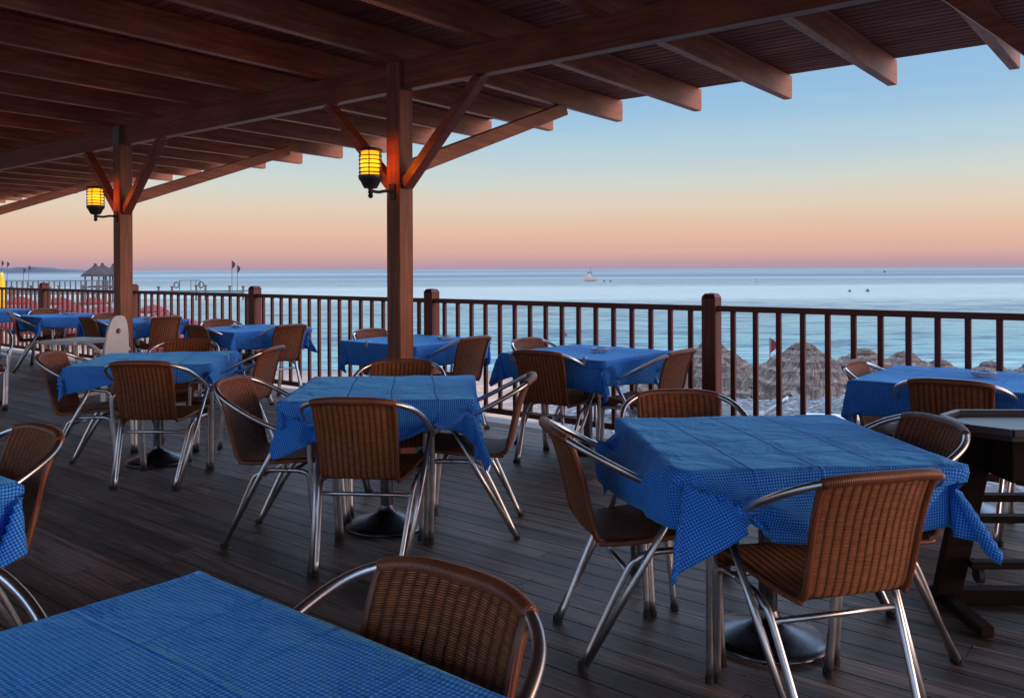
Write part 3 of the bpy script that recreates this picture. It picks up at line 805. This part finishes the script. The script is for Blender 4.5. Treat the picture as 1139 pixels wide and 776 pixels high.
def arm_collider(tx, ty, trz, bx, by, face):
    """the arms of one chair, in the frame of its table, for the cloth to fall on"""
    f = Vector(face).normalized(); a = atan2(-f.x, f.y)
    M = (Matrix.Translation((tx, ty, 0)) @ Matrix.Rotation(trz, 4, 'Z')).inverted() @ Matrix.Translation((bx+0.32*f.x, by+0.32*f.y, 0)) @ Matrix.Rotation(a, 4, 'Z')
    out = []
    for sd in (-1, 1):
        pts = [(0.287, -0.05, 0.660), (0.284, 0.05, 0.616), (0.276, 0.125, 0.591), (0.268, 0.165, 0.585), (0.262, 0.197, 0.579), (0.258, 0.215, 0.553), (0.256, 0.22, 0.509), (0.248, 0.235, 0.25)]
        bm = B(); tube(bm, spline([(sd*x, y, z) for x, y, z in pts], 3), 0.017, 8)
        bm.transform(M); out.append(bm)
    return out

T1 = (0.945, 3.135, R(4.3)); T2 = (-0.68, 4.55, R(2.7)); T3 = (-2.56, 6.10, R(8))
clothA = drape(CS, R(1.5), (0.01, -0.005), [])
clothB = drape(CS, R(-4), (-0.02, 0.02), [])
c1 = sum((arm_collider(*T1, *c) for c in ((1.035, 2.33, (-0.26, 0.97)), (0.13, 3.10, (0.976, 0.16)), (1.60, 3.16, (-0.985, -0.12)))), [])
clothC = drape(1.40, R(3), (-0.012, -0.02), c1, bend=0.5)
c2 = arm_collider(*T2, -0.71, 3.71, (0.10, 1))
clothD = drape(1.38, R(4), (0.05, 0.0), c2, bend=0.35)
c3 = sum((arm_collider(*T3, *c) for c in ((-2.33, 5.26, (0.02, 1)), (-3.23, 5.86, (0.97, 0.05)))), [])
clothE = drape(1.27, R(4), (0.0, 0.02), c3)

def table(x, y, rz, label, clabel, me, q=0):
    o = tproto if not tused[0] else link_copy(tproto); tused[0] = True
    o.location = (x, y, 0); o.rotation_euler = (0, 0, rz); tag(o, label, 'table', 'square dining tables on steel pedestals')
    add_cloth(me, (x, y, 0), rz+q*pi/2, clabel)

table(-0.594, 1.12, -A, 'square table in the bottom left foreground', 'blue checked tablecloth filling the bottom left foreground', clothA, 0)
table(*T1, 'large square table at the right front with steel base and dark pedestal', 'large blue checked tablecloth on the right front table with corners hanging low', clothC, 0)
table(*T2, 'square table in the middle with domed steel base between four chairs', 'blue checked tablecloth on the middle table with a long right corner', clothD, 0)
table(*T3, 'square table left of centre with round dark base on the deck', 'blue tablecloth on the table left of centre, its right corner lit', clothE, 0)
RT = [(1.05, 'at the right edge', clothA, 2), (3.61, 'with the round ashtray', clothB, 2), (5.47, 'behind the larger pillar', clothA, 3), (8.05, 'third from the right pillar towards the left', clothB, 3),
      (10.6, 'behind the further pillar', clothA, 0), (12.67, 'near the left edge with a pointed cloth corner', clothB, 1), (15.2, 'cut by the left edge of the picture', clothA, 2)]
for t, s, me, q in RT:
    c = W(t, 5.36)
    table(c.x, c.y, -A+R(random.uniform(-2, 2)), 'railing table '+s, 'blue tablecloth on the railing table '+s, me, q)
table(-2.15, 2.47, -A, 'table outside the left edge, only its cloth corner in view', 'blue checked cloth corner hanging at the left edge of the picture', clothA, 0)

def ashtray(x, y, label, z=0.7535):
    root = empty('ashtray', (x, y, z))
    bm = B(); lathe(bm, [(0, 0.0), (0.052, 0.0), (0.066, 0.012), (0.070, 0.027), (0.062, 0.030), (0.054, 0.016), (0.045, 0.009), (0, 0.008)], 28)
    o = obj('ashtray', bm, m_ash, smooth=True, loc=(x, y, z)); bpy.data.objects.remove(root)
    tag(o, label, 'ashtray', 'glass ashtrays on the tables')
for t, p, s in ((3.50, 5.36, 'ashtray'), (0.95, 5.45, 'right'), (5.2, 5.45, 'pillar'), (8.2, 5.3, 'third'), (10.5, 5.5, 'fourth'), (12.6, 5.4, 'fifth')):
    c = W(t, p)
    ashtray(c.x, c.y, {'ashtray': 'round glass ashtray in the middle of the railing table near the thick post', 'right': 'flat glass ashtray on the railing table at the right edge', 'pillar': 'glass ashtray on the table just right of the larger pillar', 'third': 'small ashtray on the third railing table', 'fourth': 'small ashtray on the table behind the further pillar', 'fifth': 'small ashtray on the railing table near the left edge'}[s])

# ------------------------------------------------------------------ cloth clips
clip_spots = [  # table corner frame (t, p offsets) of the railing tables
 (W(3.61-0.30, 5.36-0.486), 'pale clip on the cloth edge nearest the lens, right part of the ashtray table'),
 (W(3.61+0.05, 5.36-0.486), 'pale clip on the cloth edge behind the tall dark chair back'),
 (W(5.47+0.10, 5.36-0.486), 'pale clip on the cloth edge left of the larger pillar'),
]
def clip(p, rz, label):
    bm = B(); box(bm, (0, -0.006, 0.738), (0.022, 0.0035, 0.055), 0.001); box(bm, (0, 0.018, 0.7635), (0.022, 0.05, 0.003), 0.001)
    tag(obj('tablecloth_clip', bm, m_clip, loc=(p.x, p.y, 0), rz=rz), label, 'clip', 'clips holding the tablecloths')
for p, l in clip_spots: clip(p, -A, l)
clip(Vector((-2.56, 6.10, 0)) + Matrix.Rotation(R(8), 3, 'Z') @ Vector((0.474, 0.05, 0)), R(8)+pi/2, 'pale clip on the right edge of the cloth left of centre')

# ------------------------------------------------------------------ white high chair
def high_chair():
    root = empty('high_chair', (-3.98, 8.20, 0), R(68)); tag(root, 'white plastic high chair with tray and a round hole in its tall back', 'high chair')
    # local frame: the seat faces +y (towards the left of the picture)
    bm = B(); n = 40; th = 0.025; hole = (0.0, 0.80); hr = 0.028
    ring_o = []; ring_i = []
    for k in range(n):
        a = 2*pi*k/n; c, s = cos(a), sin(a)
        # rounded, tapering outline between z .46 and .95
        z = 0.705+0.245*(abs(s)**0.75)*(1 if s > 0 else -1); w = 0.165-0.06*((z-0.46)/0.49)
        x = w*(abs(c)**0.55)*(1 if c > 0 else -1)
        ring_o.append((x, z)); ring_i.append((hr*c, hole[1]+hr*s))
    def V(x, y, z): return bm.verts.new((x, -0.17-0.10*(z-0.46)+y, z))
    rs = []
    for y in (0, th):
        rs.append(([V(x, y, z) for x, z in ring_o], [V(x, y, z) for x, z in ring_i]))
    for k in range(n):
        k2 = (k+1) % n
        for (o, i) in rs: bm.faces.new((o[k], o[k2], i[k2], i[k]))
        bm.faces.new((rs[0][0][k], rs[0][0][k2], rs[1][0][k2], rs[1][0][k])); bm.faces.new((rs[0][1][k], rs[0][1][k2], rs[1][1][k2], rs[1][1][k]))
    bmesh.ops.recalc_face_normals(bm, faces=bm.faces)
    obj('backrest', bm, m_white, root, True, angle=40)
    bm = B(); box(bm, (0, -0.02, 0.475), (0.34, 0.32, 0.035), 0.014, seg=3); obj('seat', bm, m_white, root, True, angle=40)
    bm = B(); box(bm, (0, 0.32, 0.69), (0.50, 0.46, 0.035), 0.014, seg=3); obj('tray', bm, m_white, root, True, angle=40)
    for s in (-1, 1):
        bm = B(); tube(bm, spline([(s*0.165, -0.17, 0.60), (s*0.19, -0.05, 0.68), (s*0.2, 0.10, 0.69), (s*0.19, 0.14, 0.62), (s*0.17, 0.12, 0.49)], 6), 0.017, 10); obj('armrest', bm, m_white, root, True)
        for y0, y1 in ((-0.17, -0.25), (0.12, 0.22)):
            bm = B(); bar(bm, (s*0.15, y0, 0.47), (s*0.23, y1, 0.006), 0.035, 0.035, 0.006); obj('leg', bm, m_white, root)
    bm = B(); bar(bm, (-0.20, 0.185, 0.17), (0.20, 0.185, 0.17), 0.03, 0.03, 0.004); obj('footrest', bm, m_white, root)
high_chair()

# ------------------------------------------------------------------ dark tray stand on the right
def tray_stand():
    root = empty('tray_stand', (2.12, 3.30, 0), R(-2)); tag(root, 'dark timber waiter stand holding a pale rimmed tray at the right edge', 'stand')
    def poly(bm, pts, z0, z1):
        a = [bm.verts.new((x, y, z0)) for x, y in pts]; b = [bm.verts.new((x, y, z1)) for x, y in pts]; n = len(pts)
        bm.faces.new(a[::-1]); bm.faces.new(b)
        for i in range(n): bm.faces.new((a[i], a[(i+1) % n], b[(i+1) % n], b[i]))
    o = [(-0.28, 0.22), (-0.40, 0.10), (-0.40, -0.12), (-0.29, -0.23), (0.33, -0.23), (0.42, -0.12), (0.42, 0.12), (0.33, 0.22)]
    bm = B(); poly(bm, o[::-1] if False else o[::1], 0.742, 0.758); bmesh.ops.recalc_face_normals(bm, faces=bm.faces); top = obj('tray', bm, m_dark_tray, root)
    bm = B(); poly(bm, [(x*0.91, y*0.86) for x, y in o], 0.7585, 0.762); bmesh.ops.recalc_face_normals(bm, faces=bm.faces); obj('tray_surface', bm, m_tray, top)
    bm = B(); pts = [(x*0.975, y*0.96, 0.772) for x, y in o]; n = len(pts)
    for i in range(n): bar(bm, pts[i], pts[(i+1) % n], 0.024, 0.028, 0.003)
    obj('tray_rim', bm, m_greyrim, top)
    for s, nm in ((-1, 0), (1, 1)):
        bm = B(); bar(bm, (s*0.36, 0.14, 0.02), (s*0.27, 0.02, 0.74), 0.035, 0.11, 0.004, up=(1, 0, 0)); obj('leg', bm, w_dark, root)
        bm = B(); box(bm, (s*0.36, 0.02, 0.030), (0.055, 0.42, 0.045), 0.006); obj('foot', bm, w_dark, root)
    bm = B(); box(bm, (0, -0.02, 0.655), (0.52, 0.30, 0.16), 0.006); obj('drawer_box', bm, w_dark, root)
    for y, z in ((0.16, 0.035),): 
        bm = B(); box(bm, (0.02, y, z), (0.78, 0.07, 0.06), 0.006); obj('foot_bar', bm, w_dark, root)
    for y, z in ((0.09, 0.455), (0.09, 0.37), (0.05, 0.20)):
        bm = B(); box(bm, (0.0, y, z), (0.62, 0.05, 0.028), 0.004); obj('shelf_bar', bm, w_dark, root)
    bm = B(); bmesh.ops.create_cone(bm, cap_ends=True, segments=20, radius1=0.032, radius2=0.032, depth=0.022, matrix=Matrix.Translation((-0.26, 0.07, 0.15)) @ Matrix.Rotation(pi/2, 4, 'Y')); box(bm, (-0.26, 0.07, 0.176), (0.03, 0.03, 0.03)); obj('caster', bm, m_rubber, root)
m_dark_tray = plain('black_tray_edge', (0.02, 0.018, 0.02), 0.35)
m_greyrim = plain('grey_tray_rim', (0.06, 0.06, 0.075), 0.35)
tray_stand()

# ------------------------------------------------------------------ the beach
def gx(px, Y): return (px-569.5)/939*Y
def thatch(px, tip_y, Y, r, label):
    hy = 302-0.0048*px
    z = H-(tip_y+5-hy)*Y/939; x = gx(px, Y); gz = beach_h(x, Y)
    root = empty('thatched_umbrella', (x, Y, gz)); tag(root, label, 'beach umbrella', 'thatched umbrellas on the beach')
    rnd = random.Random(int(px)); hgt = z-gz; drop = 0.68*r
    bm = B(); rings = []; seg = 56; nr = 15
    wob = [rnd.uniform(-1, 1) for _ in range(9)]
    for i in range(nr+1):
        f = i/nr; row = []
        for k in range(seg):
            a = 2*pi*k/seg
            rr = r*(f**0.86)*(1+0.03*sin(3*a+wob[0])*f) + 0.018*rnd.uniform(-1, 1)*(f > 0)
            zz = hgt - drop*(f**1.3) + 0.02*rnd.uniform(-1, 1) + 0.05*f*sin(8*a/1+wob[1])*0.5
            if i % 4 == 0 and i: zz -= 0.05; rr += 0.02
            if i == nr: zz -= rnd.uniform(0.0, 0.13)
            row.append(bm.verts.new((rr*cos(a), rr*sin(a), zz)))
        rings.append(row)
    for a, b in zip(rings, rings[1:]):
        for k in range(seg): bm.faces.new((a[k], b[k], b[(k+1) % seg], a[(k+1) % seg]))
    obj('roof', bm, m_thatch, root)
    bm = B(); lathe(bm, [(0, hgt+0.05), (0.05, hgt+0.04), (0.16, hgt+0.012), (0.25, hgt-0.03), (0.29, hgt-0.08), (0.25, hgt-0.1)], 20)
    for v in bm.verts: v.co += Vector((rnd.uniform(-.015, .015), rnd.uniform(-.015, .015), rnd.uniform(-.015, .015)))
    obj('cap', bm, m_thatch, root, True)
    bm = B(); tube(bm, [(0, 0, 0), (0, 0, hgt-0.1)], 0.045, 10)
    for k in range(8):
        a = k*pi/4; tube(bm, [(0, 0, hgt-0.25), (r*0.9*cos(a), r*0.9*sin(a), hgt-drop*0.92)], 0.018, 5)
    obj('pole', bm, m_greyw, root)
m_thatch_d = plain('dark_thatch_cap', (0.045, 0.032, 0.03), 0.95, var=0.5, sc=12)
for a in ((893, 378, 18.0, 1.25, 'largest thatched umbrella in front, behind the railing in the right half'),
          (791, 376, 20.0, 1.25, 'thatched umbrella half hidden behind the thick railing post'),
          (752, 396, 23.5, 1.2, 'thatched umbrella low to the left of the thick railing post'),
          (960, 384, 20.5, 1.25, 'darker thatched umbrella just right of the largest one'),
          (1006, 387, 22.5, 1.25, 'thatched umbrella above the left end of the right edge table'),
          (1045, 396, 25.0, 1.2, 'small thatched umbrella, second from the right edge'),
          (1102, 398, 23.5, 1.2, 'thatched umbrella with round top near the right edge'),
          (1150, 399, 22.0, 1.2, 'reddish thatched umbrella cut by the right edge'),
          (836, 402, 26.0, 1.2, 'thatched umbrella peeping out left of the largest one')): thatch(*a)

def sunbed(px, Y, rz, label):
    x = gx(px, Y); root = empty('sunbed', (x, Y, beach_h(x, Y)), rz); tag(root, label, 'sunbed', 'white sunbeds on the pebbles')
    bm = B(); box(bm, (0, 0.3, 0.33), (0.62, 1.3, 0.05), 0.01); obj('frame', bm, m_bed, root)
    bm = B(); bar(bm, (0, -0.36, 0.34), (0, -0.86, 0.72), 0.62, 0.045, 0.01); obj('backrest', bm, m_bed, root)
    for sx in (-0.26, 0.26):
        for y in (-0.3, 0.85):
            bm = B(); box(bm, (sx, y, 0.15), (0.05, 0.06, 0.32), 0.005); obj('leg', bm, m_bed, root)
for a in ((832, 19.5, R(70), 'white sunbed left of the largest thatched umbrella'), (868, 17.0, R(-40), 'white sunbed below the largest thatched umbrella'),
          (945, 19.0, R(75), 'white sunbed right of the largest thatched umbrella'), (975, 17.5, R(60), 'white sunbed below the left end of the right edge table'),
          (1000, 19.5, R(80), 'white sunbed further right behind the right edge table legs'), (700, 21.0, R(60), 'white sunbed left of the thick railing post')): sunbed(*a)

def parasol(px, Y, r, m, label, group, hgt=2.2, closed=False):
    x = gx(px, Y); root = empty('beach_parasol', (x, Y, beach_h(x, Y)), random.uniform(0, 1)); tag(root, label, 'parasol', group)
    bm = B()
    if closed:
        lathe(bm, [(0, hgt), (0.06, hgt-0.05), (0.11, hgt-0.5), (0.16, hgt-1.0), (0.12, hgt-1.25), (0.05, hgt-1.3), (0, hgt-1.3)], 10)
    else:
        n = 8; ap = bm.verts.new((0, 0, hgt)); rg = []; r2 = []; r3 = []
        for k in range(n*2):
            a = pi*k/n; q = 1.0 if k % 2 == 0 else 0.94; dz = 0 if k % 2 == 0 else 0.03
            rg.append(bm.verts.new((r*0.5*q*cos(a), r*0.5*q*sin(a), hgt-0.16-dz))); r2.append(bm.verts.new((r*q*cos(a), r*q*sin(a), hgt-0.46+dz))); r3.append(bm.verts.new((r*q*1.01*cos(a), r*q*1.01*sin(a), hgt-0.62+dz)))
        for k in range(n*2):
            k2 = (k+1) % (2*n); bm.faces.new((ap, rg[k], rg[k2])); bm.faces.new((rg[k], r2[k], r2[k2], rg[k2])); bm.faces.new((r2[k], r3[k], r3[k2], r2[k2]))
    obj('canopy', bm, m, root)
    bm = B(); tube(bm, [(0, 0, 0), (0, 0, hgt)], 0.025, 8); obj('pole', bm, m_bed, root)
rp = [(12, 46), (34, 50), (55, 44), (76, 52), (95, 45), (114, 50), (160, 44), (182, 50), (205, 43), (226, 37), (240, 44), (22, 62), (66, 64), (104, 66), (170, 60), (196, 30), (45, 34), (88, 34), (8, 36)]
for px, Y in rp:
    parasol(px, Y, 1.1, m_red, 'red beach parasol behind the far left part of the railing', 'red parasols on the left part of the beach', 1.75 if px > 150 else 2.0)
parasol(2, 30, 0.3, m_yel, 'furled yellow parasol sticking up at the left edge above the railing', 'yellow parasol', 3.75, True)

def life_ring():
    x = gx(176, 24); g = beach_h(x, 24); root = empty('life_ring_post', (x, 24, g)); tag(root, 'orange life ring hanging on a post seen under the table behind the further pillar', 'life ring')
    bm = B(); tube(bm, [(0.30*cos(k*pi/12)*0.5, -0.06, 2.15+0.30*sin(k*pi/12)) for k in range(25)], 0.055, 8, False); obj('ring', bm, m_orange, root, True)
    bm = B(); tube(bm, [(0, 0, 0), (0, 0, 2.6)], 0.04, 8); obj('post', bm, m_greyw, root)
life_ring()

def flag(px, Y, z0, z1, fh, fw, m, label, group=None):
    x = gx(px, Y); root = empty('flagpole', (x, Y, z0)); tag(root, label, 'flag', group)
    bm = B(); tube(bm, [(0, 0, 0), (0, 0, z1-z0)], 0.0006*Y if Y < 100 else 0.045, 6); obj('pole', bm, m_greyw, root)
    bm = B(); n = 6; g = []
    for i in range(n+1):
        f = i/n; g.append([bm.verts.new((0.02+fw*f, 0.12*sin(f*5)*fw, z1-z0-fh*(0.3*f))), bm.verts.new((0.02+fw*f, 0.12*sin(f*5+0.4)*fw, z1-z0-fh*(1-0.35*f)))])
    for a, b in zip(g, g[1:]): bm.faces.new((a[0], a[1], b[1], b[0]))
    obj('cloth', bm, m, root)
flag(856, 24, beach_h(gx(856, 24), 24), -0.6, 0.45, 0.16, m_red, 'small red flag on a thin pole left of the largest thatched umbrella')
m_fl = plain('dark_flag_cloth', (0.05, 0.04, 0.06), 0.9)
flag(258, 118, -1.5, 2.75, 1.2, 0.45, m_fl, 'taller of the two dark flags at the end of the pier', 'flags on the pier')
flag(264, 119, -1.5, 2.1, 1.1, 0.4, m_fl, 'shorter of the two dark flags at the end of the pier', 'flags on the pier')
for px, z, l in ((2, 3.3, 'first flagpole from the left edge on the horizon'), (8, 3.1, 'second flagpole from the left edge on the horizon'), (26, 2.0, 'third flagpole from the left edge on the horizon'), (32, 2.4, 'fourth flagpole from the left edge on the horizon')):
    flag(px, 150, -1.5, z, 1.0, 0.4, m_fl, l, 'distant flagpoles on the left')

def pier():
    x0, x1, Y = -76.0, -37.8, 119.0
    root = empty('pier', (x1, Y, SEA)); tag(root, 'low greenish timber pier with a row of posts running into the sea', 'pier')
    bm = B(); box(bm, ((x0-x1)/2, 0.9, 1.25), (x1-x0, 2.2, 0.22)); box(bm, ((x0-x1)/2, -0.22, 1.0), (x1-x0, 0.08, 0.2)); obj('deck', bm, m_grn, root)
    rnd = random.Random(3); x = 0.0
    while x > x0-x1:
        h = rnd.uniform(1.75, 2.1)
        bm = B(); tube(bm, [(x, -0.32, -1), (x, -0.32, h)], 0.15, 8); tube(bm, [(x, -0.32, h-0.02), (x, -0.32, h+0.16)], 0.26, 8); obj('pile', bm, m_greyw, root)
        x -= rnd.choice([1.3, 1.9, 2.8, 3.4])
    bm = B()
    for fx in (-9.3, -7.7, -7.0, -6.4): tube(bm, [(fx, 0.6, 1.36), (fx, 0.6, 2.78)], 0.05, 6)
    tube(bm, [(-9.4, 0.6, 2.78), (-6.3, 0.6, 2.78)], 0.05, 6); obj('gate_frame', bm, m_greyw, root)
    for fx in (-9.7, -6.2):
        bm = B(); tube(bm, [(fx+0.35*cos(k*pi/8), 0.5, 2.15+0.42*sin(k*pi/8)) for k in range(17)], 0.09, 6, False); obj('life_ring', bm, m_greyw, root)
pier()

def jetty():
    Y = 82.0; x0, x1 = -64, -37.6; root = empty('jetty', (x1, Y, SEA)); tag(root, 'distant jetty with a pale railing left of the further pillar', 'jetty')
    L = x1-x0
    bm = B(); box(bm, (-L/2, 0.6, 2.2), (L, 1.8, 0.2)); obj('deck', bm, m_greyw, root)
    bm = B(); box(bm, (-L/2, -0.25, 3.22), (L, 0.08, 0.09)); obj('top_rail', bm, m_greyw, root)
    n = 52
    for i in range(n):
        bm = B(); box(bm, (-L*i/(n-1), -0.25, 2.73 if i % 4 else 1.2), (0.10, 0.09, 0.93 if i % 4 else 3.96)); obj('post', bm, m_greyw, root)
jetty()
def hut(px, Y, w, top, label):
    x = gx(px, Y); root = empty('thatched_hut', (x, Y, SEA)); tag(root, label, 'hut', 'thatched huts over the water')
    zt = top-SEA
    bm = B()
    lathe(bm, [(w*0.78, zt-1.5), (w*0.70, zt-1.15), (w*0.34, zt-0.5), (w*0.10, zt-0.12), (w*0.05, zt+0.15), (0, zt+0.2)], 14)
    for v in bm.verts: v.co += Vector((random.uniform(-.05, .05), random.uniform(-.05, .05), random.uniform(-.05, .05)))
    obj('roof', bm, m_thatch_d, root)
    for sx in (-1, 1):
        for sy in (-1, 1):
            bm = B(); tube(bm, [(sx*w*0.4, sy*w*0.4, 0-0.8), (sx*w*0.4, sy*w*0.4, zt-1.0)], 0.09, 6); obj('post', bm, m_greyw, root)
    bm = B(); box(bm, (0, 0, zt-2.9), (w*1.1, w*1.1, 0.15)); obj('platform', bm, m_greyw, root)
hut(106, 110, 2.2, 2.15, 'left one of the two thatched huts on the horizon'); hut(114, 112, 2.3, 2.25, 'middle thatched hut on the horizon, tallest pointed roof'); hut(126, 113, 2.2, 2.1, 'thatched hut partly hidden by the further pillar')

def boat(px, Y, L, label, mh, mc, group=None):
    x = gx(px, Y); root = empty('motor_boat', (x, Y, SEA), R(176)); root.scale = (1, 1, 1.7); tag(root, label, 'boat', group)
    bm = B(); st = []; n = 10
    for i in range(n+1):
        f = i/n; xx = (f-0.5)*L; w = 0.17*L*(1-max(0, (f-0.55)/0.45)**2.2)*(0.9 if i == 0 else 1)+0.005; sh = 0.13*L+0.06*L*f*f
        st.append([bm.verts.new(c) for c in ((xx, -w, sh), (xx, -w*0.85, 0.05*L), (xx*0.97, -w*0.3, -0.04*L), (xx*0.97, w*0.3, -0.04*L), (xx, w*0.85, 0.05*L), (xx, w, sh), (xx*0.98, w*0.85, sh-0.02*L), (xx*0.98, -w*0.85, sh-0.02*L))])
    for a, b in zip(st, st[1:]):
        for k in range(8): bm.faces.new((a[k], b[k], b[(k+1) % 8], a[(k+1) % 8]))
    bm.faces.new(st[0]); bm.faces.new(st[-1][::-1]); bmesh.ops.recalc_face_normals(bm, faces=bm.faces)
    obj('hull', bm, mh, root)
    bm = B(); box(bm, (0.06*L, 0, 0.20*L), (0.34*L, 0.22*L, 0.12*L), 0.03*L); obj('cabin', bm, mh, root)
    bm = B(); box(bm, (0.02*L, 0, 0.37*L), (0.36*L, 0.24*L, 0.025*L), 0.005*L)
    for sx in (-0.13, 0.17):
        for sy in (-0.1, 0.1): tube(bm, [(sx*L, sy*L, 0.24*L), (sx*L, sy*L, 0.37*L)], 0.008*L, 5)
    obj('canopy', bm, mc, root)
    bm = B(); tube(bm, [(-0.05*L, 0, 0.37*L), (-0.05*L, 0, 0.62*L)], 0.01*L, 5); obj('mast', bm, mc, root)
boat(656, 285, 4.6, 'small white motor boat with dark canopy out on the sea', m_hull, m_hull2)
boat(841, 250, 1.5, 'tiny boat on the sea above the right part of the railing', m_hull, m_hull2)
for px, Y, r, l in ((628, 53, 0.16, 'reddish buoy floating near the shore left of the thick railing post'), (945, 146, 0.3, 'left one of the two dark buoys far out on the right'), (965, 146, 0.36, 'right one of the two dark buoys far out on the right'), (984, 700, 1.2, 'dark speck of a buoy just below the horizon on the right'), (672, 270, 0.4, 'small dark buoy just right of the motor boat'), (679, 270, 0.4, 'second small dark buoy right of the motor boat')):
    bm = B(); lathe(bm, [(0, -r*0.6), (r*0.8, -r*0.4), (r, 0.1*r), (r*0.7, r*0.8), (r*0.2, r*1.0), (r*0.2, r*1.6), (0, r*1.65)], 14)
    tag(obj('buoy', bm, plain('buoy_paint', (0.10, 0.02, 0.03) if px == 628 else (0.03, 0.03, 0.05), 0.6), smooth=True, loc=(gx(px, Y), Y, SEA)), l, 'buoy', 'buoys on the water')

# ------------------------------------------------------------------ camera and render
cam = bpy.data.cameras.new('camera'); co = bpy.data.objects.new('camera', cam); COL.objects.link(co)
cam.sensor_width = 36; cam.lens = 29.68; cam.shift_y = -88.8/1139; cam.clip_end = 60000; cam.clip_start = 0.05
co.matrix_world = Matrix.Translation((0, 0, H)) @ Matrix.Rotation(R(90), 4, 'X') @ Matrix.Rotation(R(-0.25), 4, 'Z')
S.camera = co
S.render.engine = 'CYCLES'
S.cycles.use_denoising = True
S.cycles.max_bounces = 8; S.cycles.transparent_max_bounces = 12
S.cycles.sample_clamp_indirect = 6
S.view_settings.view_transform = 'Standard'; S.view_settings.look = 'None'; S.view_settings.exposure = 0; S.view_settings.gamma = 1
